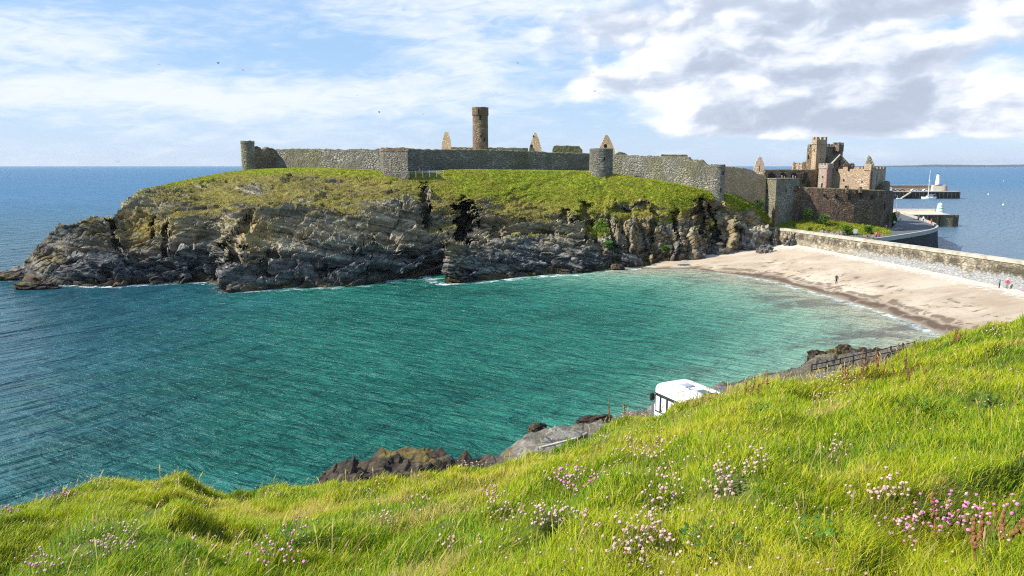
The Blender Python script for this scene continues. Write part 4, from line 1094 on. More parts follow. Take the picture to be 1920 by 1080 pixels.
# ---- square bastion and the curved curtain
def bastion():
    t = root_at('square_bastion', PY(1457, 400, 184.5), 'square grey bastion with one sunlit face and one shaded face, above the green bank', 'bastion')
    plan = block_plan((1432, 189.5), (1457, 184), (1501, 189.5))
    z1 = zat(1457, 335.5, 184)
    block('bastion_wall', t, plan, zat(1457, 400, 184) - 4, z1, 'pale_stone', step=.4, amp=.08)
    cp = [(p[0] * 1.001, p[1]) for p in plan]
    merl = MB(); merl.prism([(p[0] + (p[0] - sum(q[0] for q in plan) / 4) * .03, p[1] + (p[1] - sum(q[1] for q in plan) / 4) * .03) for p in plan], z1 - .16, z1 + .10)
    local(t, merl.build('coping', M['pale_stone'], t))
    bp = block_plan((1452.5, 184.6), (1457.5, 183.2), (1465, 184.6))
    block('buttress', t, bp, zat(1457, 420, 183) - 2, zat(1457, 388, 183), 'brown_stone', step=.4, amp=.06)
    opening('loophole', t, (plan[0], plan[1]), .38, zat(1441, 362, 187), .45, .75)
    opening('loophole', t, (plan[1], plan[2]), .43, zat(1476, 361, 187), .45, .75)
    opening('loophole', t, (plan[1], plan[2]), .08, zat(1461, 352, 185), .25, .4)
bastion()
cw = curtain('castle_wall', [(1497, 350, 406, 187.2), (1502, 352, 408, 188.2), (1516, 352.5, 410, 188), (1530, 353, 411, 187.4), (1560, 354, 412, 186.8), (1600, 355.5, 416, 186.8), (1632, 357, 421, 188), (1652, 357.5, 424, 190.5), (1663, 358, 427, 194), (1669, 359, 428, 199), (1672, 360, 428, 207)], 'red_stone', 'curved dark red battery wall standing on the green bank, between bastion and harbour road', jag=.12, thick=1.5, group='castle curtain walls', sink=3)
def curve_openings():
    for px, py, w, h, Y in ((1568, 368, .55, .8, 186.7), (1592, 369, .7, 1.2, 186.7), (1614, 367, .5, 1.3, 187.2), (1634, 370, .7, 1.0, 188.1), (1650, 366, .5, .7, 190.2), (1657, 388, .5, 1.6, 191.8), (1545, 366, .35, .5, 187.1)):
        p = PY(px, py, Y); mb = MB(); mb.box(p, (w, .5, h)); mb.build('gun_opening', M['dark'], cw)
    for px in (1587.5, 1612.5):
        p = PY(px, 356, 186.9); mb = MB(); mb.box(p + np.array([0, -.1, -.1]), (.6, .9, 1.2)); mb.build('pier_stone', M['brown_stone'], cw)
curve_openings()
curtain('corner_turret', [(1656, 347, 362, 193.2), (1660, 341.5, 362, 193.8), (1661.5, 347, 362, 194.2), (1664, 340.5, 362, 195), (1668, 341.5, 362, 197)], 'brown_stone', 'small broken turret on the harbour end of the curved battery wall', 'turret', jag=.25, thick=1.2, step=.2, sink=.3)

# ---- cathedral and halls
def cathedral_tower():
    t = root_at('crossing_tower', PY(1545, 330, 206), 'tall ruined crossing tower with a higher stair turret, top of the castle group', 'tower')
    zg = zat(1545, 350, 206) - 4
    main = block_plan((1511, 214), (1545, 208), (1578, 215)); zt = zat(1560, 277, 210)
    block('tower_wall', t, main, zg, zt, 'brown_stone', amp=.1, jag=.5)
    merlons('parapet', t, main, zt - .1, 'pale_stone', h=.85, w=.9, gap=.7)
    st = block_plan((1520, 206), (1528.5, 203.5), (1546, 205.5)); zs = zat(1530, 270, 204)
    block('stair_turret', t, st, zg, zs, 'tan_stone', amp=.06)
    cx = sum(p[0] for p in st) / 4; cy = sum(p[1] for p in st) / 4
    big = [(cx + (p[0] - cx) * 1.10, cy + (p[1] - cy) * 1.10) for p in st]
    block('turret_head', t, big, zs - .02, zat(1530, 262, 204), 'tan_stone', amp=.05)
    merlons('turret_parapet', t, big, zat(1530, 262, 204) - .05, 'tan_stone', h=.8, w=.85, gap=.65, base=.1)
    ct = block_plan((1558, 211.5), (1570, 209.5), (1579, 212.5)); zc = zat(1568, 273, 211)
    block('corner_turret', t, ct, zt - 1, zc, 'brown_stone', amp=.06)
    merlons('corner_parapet', t, ct, zc - .02, 'grey_stone', h=.7, w=.6, gap=.45, base=.25)
    bt = block_plan((1522, 204.5), (1526.5, 203), (1530, 204.5))
    block('buttress', t, bt, zg, zat(1527, 318, 203), 'tan_stone', amp=.04)
    opening('window_slit', t, (main[0], main[1]), .10, zat(1513, 298, 213), .5, 1.1)
    opening('window', t, (main[1], main[2]), .50, zat(1555, 289, 211), .5, 1.1, arch=True, mat='pale_stone')
    opening('window_slit', t, (st[0], st[1]), .5, zat(1524, 285, 204), .3, .8); opening('window_slit', t, (st[1], st[2]), .45, zat(1536, 300, 204), .25, .6)
cathedral_tower()
def nave():
    o = curtain('nave_wall', [(1432, 319, 350, 200), (1470, 318.5, 350, 201), (1505, 319, 352, 202), (1526, 318.5, 356, 202.6)], 'brown_stone', 'roofless nave wall with three dark arches, behind the square bastion', 'wall', jag=.12, thick=1.0)
    for px, w in ((1446.5, 14), (1468, 13), (1488.5, 14)):
        Y = 200.0 + (px - 1432) * .028
        pts = [(px - w / 2, 340), (px + w / 2, 340), (px + w / 2, 332)] + [(px + w / 2 * math.cos(a), 331 - 7.5 * math.sin(a)) for a in np.linspace(.3, math.pi - .3, 7)] + [(px - w / 2, 332)]
        mb = MB(); mb.slab([PY(a, b, Y - .18) for a, b in pts], (0, .5, 0)); a = mb.build('arch_opening', M['dark'], o)
        if px > 1450:
            for dx in (-1.5, 3):
                m2 = MB(); m2.tube(PY(px + dx, 341, Y - .3), PY(px + dx, 327 + abs(dx), Y - .3), .17); m2.build('mullion', M['pink_stone'], a)
    for px, py in ((1511, 330), (1507, 338), (1517, 345)):
        p = PY(px, py, 201.9); mb = MB(); mb.box(p, (.5, .5, 1.6)); mb.build('blocked_window', M['dark'], o)
nave()
curtain('ruined_wall', [(1487, 306, 321, 211), (1490, 304.5, 321, 211), (1492, 308, 321, 211), (1497, 304.5, 321, 210.5), (1499, 308, 321, 210.5), (1503, 306, 321, 210), (1511, 303, 321, 210)], 'tan_stone', 'low crenellated buff wall at the foot of the crossing tower', 'wall', jag=.1, thick=.7, step=.2)
def transept():
    pts = [(1556, 322), (1556, 311), (1574, 292), (1592, 311), (1592, 322)]
    t = root_at('transept_gable', PY(1574, 320, 203), 'brown gable end with a pale raked coping, beneath the crossing tower', 'gable')
    poly = [PY(a, b, 203.0) for a, b in pts]; mb = MB(); mb.slab(poly, (0, 1.0, 0)); local(t, mb.build('gable_wall', M['brown_stone'], t))
    for (a, b), (c, d), m in (((1555, 311.5), (1574, 291.5), 'coping'), ((1574, 291.5), (1593, 311.5), 'brown_stone')):
        cb = MB(); p, q = PY(a, b, 203.2), PY(c, d, 203.2); cb.slab([p, q, q + np.array([0, 0, .32]), p + np.array([0, 0, .32])], (0, -.55, 0)); local(t, cb.build('raked_coping', M[m], t))
    wb = MB(); wb.box(PY(1574, 306, 202.98), (.45, .25, 1.6)); local(t, wb.build('window_slit', M['dark'], t))
    rb = MB(); a, b, c = PY(1556, 311, 203.9), PY(1574, 292.5, 203.9), PY(1592, 311, 203.9); rb.slab([a, b, c], (-1.5, 6, 0)); local(t, rb.build('roof_stump', M['grey_stone'], t))
    rr = curtain('ruined_wall', [(1588, 309, 322, 206), (1594, 307.5, 322, 206), (1600, 306.5, 322, 206), (1602, 309, 322, 206)], 'grey_stone', 'grey wall stump between the brown gable and the red sandstone hall', 'wall', jag=.15, thick=.8, step=.2)
transept()
def hall():
    t = root_at('hall', PY(1633, 352, 192), 'red sandstone hall with battlements, one wall sunlit and the end wall in shade', 'building')
    plan = block_plan((1560, 200), (1633, 191), (1661, 199.5)); z0 = zat(1633, 358, 193) - 3; z1 = zat(1633, 317.5, 192.5)
    block('hall_wall', t, plan, z0, z1, 'tan_stone', amp=.06)
    merlons('battlement', t, plan, z1 - .05, 'tan_stone', h=.55, w=1.7, gap=.7, base=.12, th=.6)
    tall = block_plan((1619.5, 192.4), (1633.2, 190.9), (1636, 192.2)); block('raised_corner', t, tall, z1 - .2, zat(1633, 308, 192.5), 'tan_stone', amp=.04, jag=.3)
    mb = MB(); k = [plan[1], plan[2], plan[3], plan[0]]
    f = (plan[0], plan[1])
    opening('window', t, f, .33, zat(1584, 340.5, 196), .42, .62); opening('window', t, f, .80, zat(1618, 342.5, 194), .36, .5)
    opening('doorway', t, f, .42, zat(1591, 358, 195), .8, 1.25, frame='pink_stone'); opening('doorway', t, f, .78, zat(1617, 358, 194), .9, 1.1, arch=True)
    for u in (.14, .44): opening('battlement_slot', t, f, u, zat(1573, 321, 197), .55, 1.15)
    opening('battlement_slot', t, f, .84, zat(1616, 316, 194), .5, .9); opening('battlement_slot', t, f, .93, zat(1627, 316, 193), .5, .9)
    opening('window', t, (plan[1], plan[2]), .42, zat(1645, 338, 195), .3, 1.8); opening('window', t, (plan[1], plan[2]), .40, zat(1644, 357, 195), .6, .6)
    q = block_plan((1631.2, 191.1), (1633.1, 190.8), (1637, 192.0)); block('quoin', t, q, z0, z1 - .5, 'brown_stone', amp=.01)
hall()
def tower_house():
    t = root_at('corner_turret', PY(1550, 352, 194), 'pale pink corner turret with tiny battlements and red corner stones', 'turret')
    a = [PY(px, 320, Y)[:2] for px, Y in ((1535, 202), (1537, 200.4), (1551, 197.4), (1561.5, 199.4), (1561, 204), (1537, 204))]
    z0 = zat(1550, 356, 198) - 3; zs = zat(1550, 316, 198); z1 = zat(1550, 309.5, 198)
    mb = MB(); mb.prism([tuple(p) for p in a], z0, zs); local(t, mb.build('turret_wall', M['pink_stone'], t))
    c = np.mean(a, axis=0); b = [tuple(c + (p - c) * 1.08) for p in a]
    mb = MB(); mb.prism(b, zs - .02, z1); local(t, mb.build('turret_head', M['pink_stone'], t))
    mb = MB(); mb.prism([tuple(c + (p - c) * .9) for p in np.array(b)], z1 - .02, z1 + .08)
    for k in range(len(b)):
        p, q = np.array(b[k]), np.array(b[(k + 1) % len(b)]); n = max(1, int(np.linalg.norm(q - p) / .62)); ang = math.atan2(q[1] - p[1], q[0] - p[0])
        for i in range(n):
            m = p + (q - p) * (i + .5) / n; m = m + (c - m) * .08; mb.box((*m, z1 + .22), (.36, .3, .5), ang)
    local(t, mb.build('battlement', M['pink_stone'], t))
    mb = MB()
    for i in range(11):
        z = z0 + 3 + (zs - z0 - 3) * (i + .5) / 11; mb.box((a[2][0] + .02, a[2][1] - .01, z), (.34 if i % 2 else .22, .30, .42), R(28))
    local(t, mb.build('red_quoins', M['red_quoin'], t))
    mb = MB(); mb.box((*(.55 * a[1] + .45 * a[2]), zat(1545, 349, 198)), (.4, .3, 1.5), math.atan2(*(a[2] - a[1])[::-1])); local(t, mb.build('window_slit', M['dark'], t))
    mb = MB(); mb.box((*(.5 * a[1] + .5 * a[2]), zat(1545, 332, 198)), (.3, .3, .5), math.atan2(*(a[2] - a[1])[::-1])); local(t, mb.build('window_slit', M['dark'], t))
tower_house()

# ================================================================== causeway wall, road, piers
def sea_wall():
    st = [(1436, 427, 186.0), (1462, 429.5, 181.5), (1484, 432.5, 178)]
    P = [PY(a, b, Y) for a, b, Y in st]
    top = [(p[0], p[1], p[2]) for p in P]
    for Y in np.linspace(176, 70, 24):
        xy = wall_xy(Y); ztop = np.interp(Y, [70, 120, 144, 176], [6.35, 6.42, 6.5, 6.56]); top.append((xy[0], xy[1], float(ztop)))
    top = np.array(top); L = np.concatenate([[0], np.cumsum(np.linalg.norm(np.diff(top[:, :2], axis=0), axis=1))])
    n = int(L[-1] / .5); l = np.linspace(0, L[-1], n); T = np.stack([np.interp(l, L, top[:, i]) for i in range(3)], -1)
    T[:, 2] += .05 * fbm(np.stack([l * .4, l * 0, l * 0], -1), 3)
    tg = np.gradient(T[:, :2], axis=0); tg /= np.linalg.norm(tg, axis=1)[:, None]; nf = np.stack([tg[:, 1], -tg[:, 0]], -1)
    zb = np.array([wall_foot(y) for y in T[:, 1]]) - 1.4
    v = np.linspace(0, 1, 18); Z = zb[None] * (1 - v[:, None]) + T[None, :, 2] * v[:, None]
    hh = (Z - (zb + 1.4)[None]) / (T[:, 2] - zb - 1.4)[None]
    G = np.zeros((18, n, 3)); G[..., :2] = T[None, :, :2]; G[..., 2] = Z
    bat = .8 * (1 - v[:, None]) + .10 * fbm(G * 1.0, 3) + .05 * fbm(G * 3, 2)
    G[..., 0] += nf[None, :, 0] * bat; G[..., 1] += nf[None, :, 1] * bat
    bk = T.copy(); bk[:, :2] -= nf * 1.2; b2 = bk.copy(); b2[:, 2] = -2
    A = np.concatenate([G, bk[None], b2[None]])
    h_at = np.concatenate([hh, np.ones((2, n))]); bl = np.broadcast_to(sstep(1560, 1680, 960 + F * T[:, 0] / T[:, 1])[None], h_at.shape)
    t = root_at('sea_wall', T[n // 2], 'long stained causeway wall running along the top of the beach', 'sea wall')
    me = np_mesh('wall_face', A, grid_faces(*A.shape[:2]), smooth=False, attrs={'h': h_at, 'bleach': bl})
    local(t, obj('wall_face', me, M['seawall'], t))
    # coping: a broad pale band, a little proud of the face
    c = np.zeros((6, n, 3))
    for k, (o, z) in enumerate(((.22, -.30), (.24, .22), (-.1, .26), (-1.35, .26), (-1.4, .22), (-1.4, -.3))):
        c[k, :, :2] = T[:, :2] + nf * o; c[k, :, 2] = T[:, 2] + z
    me = np_mesh('coping', c, grid_faces(6, n), smooth=False); local(t, obj('coping', me, M['coping'], t))
    # road deck behind the wall
    return T, nf
SWT, SWN = sea_wall()

def sheet(name, pts, mat, thick=None, kind='structure'):
    mb = MB(); mb.slab([np.array(p) for p in pts], (0, 0, -(thick or .25)))
    bmesh.ops.triangulate(mb.bm, faces=mb.bm.faces)
    return tag(mb.build(name, M[mat]), kind=kind)

ROADZ = 5.6
def quay():
    outer = [(1638, 452), (1664, 448.5), (1694, 444), (1722, 439.5), (1742, 435.5), (1754, 431.5), (1757.5, 427.5), (1752, 422.5), (1740, 417.5), (1720, 410.5), (1700, 404), (1688, 400), (1686, 396.5)]
    inner = [(1682, 396.5), (1679, 402), (1683, 412), (1678, 422), (1664, 430), (1640, 438), (1600, 444), (1560, 446), (1500, 440)]
    pts = [PZ(a, b, ROADZ) for a, b in outer + inner]
    low = [np.array([*(wall_xy(Y) + np.array([1.0, .3])), ROADZ]) for Y in (176, 168, 160)]
    tag_pts = pts + low
    sheet('harbour_road', tag_pts, 'asphalt', .3)
    # retaining wall of the quay below the road edge
    o = curtain('quay_wall', [], 'darkpier', '', 'wall') if False else None
    P = np.array([PZ(a, b, ROADZ) for a, b in outer]); L = np.concatenate([[0], np.cumsum(np.linalg.norm(np.diff(P[:, :2], axis=0), axis=1))])
    n = int(L[-1] / .6); l = np.linspace(0, L[-1], n); T = np.stack([np.interp(l, L, P[:, i]) for i in range(3)], -1)
    for _ in range(6): T[1:-1] = (T[:-2] + 2 * T[1:-1] + T[2:]) / 4
    tg = np.gradient(T[:, :2], axis=0); tg /= np.linalg.norm(tg, axis=1)[:, None]; nf = np.stack([tg[:, 1], -tg[:, 0]], -1)
    rows = []
    for o_, z in ((.9, -2), (.5, 2.0), (.12, ROADZ - .05), (.12, ROADZ - .04)):
        q = T.copy(); q[:, :2] += nf * o_; q[:, 2] = z; rows.append(q)
    t = root_at('quay_wall', T[n // 3], 'dark retaining wall curving round the harbour road, dropping into the water', 'wall')
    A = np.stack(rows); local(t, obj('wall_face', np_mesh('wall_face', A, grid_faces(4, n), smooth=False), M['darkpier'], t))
    rows = []
    for o_, z in ((.25, ROADZ - .35), (.27, ROADZ + .62), (-.25, ROADZ + .64), (-.27, ROADZ + .02)):
        q = T.copy(); q[:, :2] += nf * o_; q[:, 2] = z + .04 * math.sin(o_); rows.append(q)
    k0 = int(n * .86)
    A = np.stack(rows)[:, :k0]; local(t, obj('parapet', np_mesh('parapet', A, grid_faces(4, k0), smooth=False), M['concrete'], t))
    # kerb and worn yellow line on the inner side
    inn = [(1598, 443.2), (1640, 439.6), (1664, 434.6), (1679, 430.5), (1694, 427)]
    for name, mat, w, dz, sh in (('road_marking', 'yellowline', .28, .012, 0), ('kerb', 'concrete', .35, .12, -1.2)):
        a = [PZ(q[0], q[1], ROADZ + dz) for q in inn]; mb = MB()
        for p, q in zip(a, a[1:]):
            d = Vector(q - p); nrm = Vector((-d.y, d.x, 0)).normalized()
            p2, q2 = Vector(p) - nrm * sh, Vector(q) - nrm * sh
            mb.slab([p2 - nrm * w / 2, q2 - nrm * w / 2, q2 + nrm * w / 2, p2 + nrm * w / 2], (0, 0, -dz + .004))
        tag(mb.build(name, M[mat]), kind='structure')
quay()

def pier():
    Yf = float(PZ(1745, 425, 0)[1]); t = root_at('pier', PZ(1745, 425, 0), 'stone pier with timber fenders and a cream parapet, behind the harbour road bend', 'pier')
    x0, x1 = PY(1672, 403, Yf)[0], PY(1795, 403, Yf)[0]; zt = zat(1745, 403, Yf)
    mb = MB(); mb.box(((x0 + x1) / 2, Yf + 5, zt / 2 - 1), (x1 - x0, 10, zt + 2)); local(t, mb.build('pier_wall', M['pierface'], t))
    mb = MB(); mb.box(((x0 + x1) / 2 - 1.2, Yf + 4.9, zt + .13), (x1 - x0 - 3, 10.3, .26)); local(t, mb.build('deck', M['cream'], t))
    px0, px1 = PY(1676, 400, Yf + 6)[0], PY(1755, 400, Yf + 6)[0]
    mb = MB(); mb.box(((px0 + px1) / 2, Yf + 7, zt + .95), (px1 - px0, .6, 1.4)); mb.box(((px0 + px1) / 2, Yf + 7, zt + 1.71), (px1 - px0 + .1, .8, .12)); local(t, mb.build('parapet', M['cream'], t))
    for px in (1739, 1744, 1758, 1764, 1787, 1795):
        x = PY(px, 410, Yf)[0]; mb = MB(); mb.box((x, Yf - .25, zt / 2 - .6), (.5, .4, zt + 1.2)); local(t, mb.build('fender', M['timber'], t))
    # harbour light: stacked white and green drums
    c = (PY(1763, 400, Yf + 4)[0], Yf + 4.5, zt + .26)
    g = root_at('harbour_light', c, 'small white harbour light ringed with green bands on the near pier', 'lighthouse')
    k = pxw(0, Yf)
    for r0, r1, z, h, m, nm in ((6.6, 6.3, 0, 4.2, 'white', 'drum'), (6.9, 6.9, 4.2, 1.0, 'greenpaint', 'green_band'), (6.2, 5.6, 5.2, 4.0, 'white', 'drum'), (6.2, 6.2, 9.2, .9, 'greenpaint', 'green_band'), (5.3, 4.8, 10.1, 3.8, 'white', 'drum'), (5.2, 5.2, 13.9, .8, 'greenpaint', 'green_band'), (4.4, 3.6, 14.7, 3.2, 'white', 'lantern'), (3.6, .6, 17.9, 2.2, 'white', 'dome')):
        mb = MB(); mb.cyl((c[0], c[1], c[2] + z * k), r0 * k, r1 * k, h * k, 20); local(g, mb.build(nm, M[m], g, smooth=False))
    return Yf
pier()

def breakwater():
    Yf = float(PZ(1760, 372.5, 0)[1]); zt = zat(1760, 360, Yf); k = pxw(0, Yf)
    X = lambda px: float(PY(px, 360, Yf)[0])
    t = root_at('breakwater', (X(1740), Yf, 0), 'long dark breakwater across the harbour mouth with a buff back wall', 'breakwater')
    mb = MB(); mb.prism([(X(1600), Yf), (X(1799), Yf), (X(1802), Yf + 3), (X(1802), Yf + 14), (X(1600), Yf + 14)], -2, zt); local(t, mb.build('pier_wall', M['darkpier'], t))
    mb = MB(); mb.prism([(X(1600), Yf - .25), (X(1799), Yf - .25), (X(1802.5), Yf + 3), (X(1802.5), Yf + 14.2), (X(1600), Yf + 14.2)], zt + .004, zt + .4); local(t, mb.build('deck', M['concrete'], t))
    mb = MB(); x0, x1 = X(1600), X(1770); mb.box(((x0 + x1) / 2, Yf + 12, zt + 2.2), (x1 - x0, 1.4, 3.6)); local(t, mb.build('back_wall', M['tan_stone'], t))
    mb = MB(); mb.box(((x0 + x1) / 2, Yf + 11.9, zt + 4.2), (x1 - x0, 2.0, .5)); local(t, mb.build('wall_walk', M['concrete'], t))
    mb = MB(); a, b = X(1687), X(1706)
    for i in range(12):
        x = a + (b - a) * (i + .5) / 12; z = zt * (i + 1) / 12; mb.box((x, Yf - 1.0, z - .35), ((b - a) / 12 + .02, 1.8, .7))
    local(t, mb.build('steps', M['coping'], t))
    for px in np.arange(1672, 1800, 7.5):
        mb = MB(); mb.box((X(px), Yf - .3, zt / 2 - .3), (.5, .5, zt + .5)); local(t, mb.build('fender', M['timber'], t))
    # lighthouse with its base and hut
    lx = X(1774); ly = Yf + 11
    g = root_at('lighthouse', (lx, ly, zt), 'white tapering lighthouse on the end of the far breakwater', 'lighthouse')
    mb = MB(); mb.box((X(1771.5), ly, zt + 2.1), (18 * k * .95, 4.2, 3.9)); local(g, mb.build('base', M['cream'], g))
    mb = MB(); mb.box((X(1774), ly, zt + 4.35), (10 * k, 4.4, .6)); local(g, mb.build('base_slab', M['asphalt'], g))
    mb = MB(); mb.cyl((lx, ly, zt + 4.6), 4.3 * k, 3.1 * k, 15 * k, 20); local(g, mb.build('shaft', M['white'], g, smooth=False))
    mb = MB(); mb.cyl((lx, ly, zt + 4.6 + 15 * k), 3.7 * k, 3.7 * k, 1.0 * k, 20); local(g, mb.build('gallery', M['white'], g))
    mb = MB(); mb.cyl((lx, ly, zt + 4.6 + 16 * k), 2.6 * k, 2.6 * k, 3.2 * k, 16); local(g, mb.build('lantern', M['white'], g))
    mb = MB(); mb.cyl((lx, ly, zt + 4.6 + 19.2 * k), 2.9 * k, .3 * k, 1.6 * k, 16); local(g, mb.build('dome', M['iron'], g))
    mb = MB(); mb.cyl((X(1785), ly - 2, zt + .4), 1.6, 1.6, 3.6, 16); mb.cyl((X(1785), ly - 2, zt + 4.0), 1.75, .5, .6, 16)
    o = mb.build('pier_hut', M['pink_stone']); tag(o, 'round pink hut beside the white lighthouse', 'hut')
    # parked vehicles and van on the deck
    def car(px, col, label, s=1.0, van=False, Yo=7):
        x = X(px); c = root_at('parked_car' if not van else 'parked_van', (x, Yf + Yo, zt + .4), label, 'car' if not van else 'van', 'vehicles on the breakwater')
        mb = MB(); z = zt + .4
        if van:
            mb.box((x, Yf + Yo, z + 1.35), (5.0, 2.0, 2.0), taper=.96)
        else:
            mb.box((x, Yf + Yo, z + .62), (4.2, 1.75, .66), taper=.97); mb.box((x - .15, Yf + Yo, z + 1.2), (2.5, 1.55, .56), taper=.8)
        local(c, mb.build('body', M[col], c, bevel=.08))
        gb = MB(); gb.box((x - .15, Yf + Yo - .86 if van else Yf + Yo - .74, z + (1.8 if van else 1.2)), (3.4 if van else 2.0, .32, .42)); local(c, gb.build('window', M['glass'], c))
        for dx in (-1.35, 1.35):
            wb = MB(); wb.tube((x + dx, Yf + Yo - .95, z + .33), (x + dx, Yf + Yo - .6, z + .33), .34, 12); local(c, wb.build('wheel', M['rubber'], c))
    car(1674, 'white', 'tall white van at the castle end of the breakwater', van=True)
    car(1683, 'asphalt', 'dark grey car parked next to the white van on the breakwater'); car(1692, 'greytrim', 'silver car parked above the breakwater steps')
    car(1724, 'white', 'white car parked behind the yacht mast'); car(1745, 'white', 'white car parked between the yacht and the lighthouse', Yo=6)
    car(1701, 'red_quoin', 'rust red car at the head of the breakwater steps')
    # yacht
    yx = X(1735.5); yY = Yf - 4.5; y = root_at('yacht', (yx, yY, 0), 'white sailing yacht with a tall bare mast moored by the breakwater', 'yacht')
    Lh = 29 * k; prof = []
    st = np.linspace(-.5, .5, 15); rows = []
    for u in st:
        w = 1.5 * (1 - (abs(u) * 2) ** 2.6) * (1 if u < 0 else .92) + .05; sh = 1.3 + .5 * abs(u) ** 2 * 4 * .4
        rows.append([(yx + u * Lh * (1 - .10), yY - w * .55, -.2), (yx + u * Lh, yY - w, sh), (yx + u * Lh, yY + w, sh), (yx + u * Lh * .9, yY + w * .55, -.2)])
    G = np.array(rows); f = grid_faces(15, 4); me = np_mesh('hull', G, f); local(y, obj('hull', me, M['hull'], y))
    mb = MB(); mb.box((yx + .5, yY, 1.75), (Lh * .42, 1.9, .75), taper=.85); local(y, mb.build('cabin', M['hull'], y, bevel=.1))
    mb = MB(); mb.box((yx + .5, yY - .92, 1.8), (Lh * .34, .1, .28)); local(y, mb.build('cabin_window', M['glass'], y))
    mb = MB(); mb.tube((yx - .6, yY, 1.6), (yx - .6, yY, 52 * k), .20, 8, .12); local(y, mb.build('mast', M['white'], y))
    mb = MB(); mb.tube((yx - .6, yY, 3.0), (yx + 4.2, yY, 2.9), .14, 6); local(y, mb.build('boom', M['greytrim'], y))
    mb = MB(); mb.box((yx - .6, yY, 33 * k), (.1, 2.6, .1)); local(y, mb.build('spreader', M['white'], y))
    mb = MB(); mb.tube((yx - Lh * .48, yY, 1.7), (yx - .6, yY, 51 * k), .025, 4); mb.tube((yx + Lh * .47, yY, 1.6), (yx - .6, yY, 51 * k), .025, 4); local(y, mb.build('stay', M['iron'], y))
    mb = MB(); mb.box((yx + 3.9, yY, 2.5), (1.8, 1.7, .1)); mb.box((yx + 4.6, yY, 2.2), (.1, 1.6, .6)); local(y, mb.build('spray_hood', M['farhill'], y))
    d = root_at('dinghy', (X(1680), Yf - 5, 0), 'little white dinghy afloat below the breakwater steps', 'boat')
    mb = MB(); mb.box((X(1680), Yf - 5, .25), (3.2, 1.4, .7), taper=1.15); local(d, mb.build('hull', M['hull'], d, bevel=.2))
    mb = MB(); mb.box((X(1680), Yf - 5, .61), (.5, 1.5, .06)); local(d, mb.build('thwart', M['timber'], d))
    for px, py, lab in ((1881, 385, 'white mooring buoy by itself in the open harbour water'), (1853, 365, 'white mooring buoy nearest the breakwater head'), (1882, 340, 'tiny white buoy far out in the bay')):
        p = PZ(px, py, 0); mb = MB(); mb.ball((p[0], p[1], .25), (.55, .55, .5)); mb.tube((p[0], p[1], .6), (p[0], p[1], 1.2), .08)
        tag(mb.build('mooring_buoy', M['white'], smooth=True), lab, 'buoy', 'mooring buoys')
breakwater()

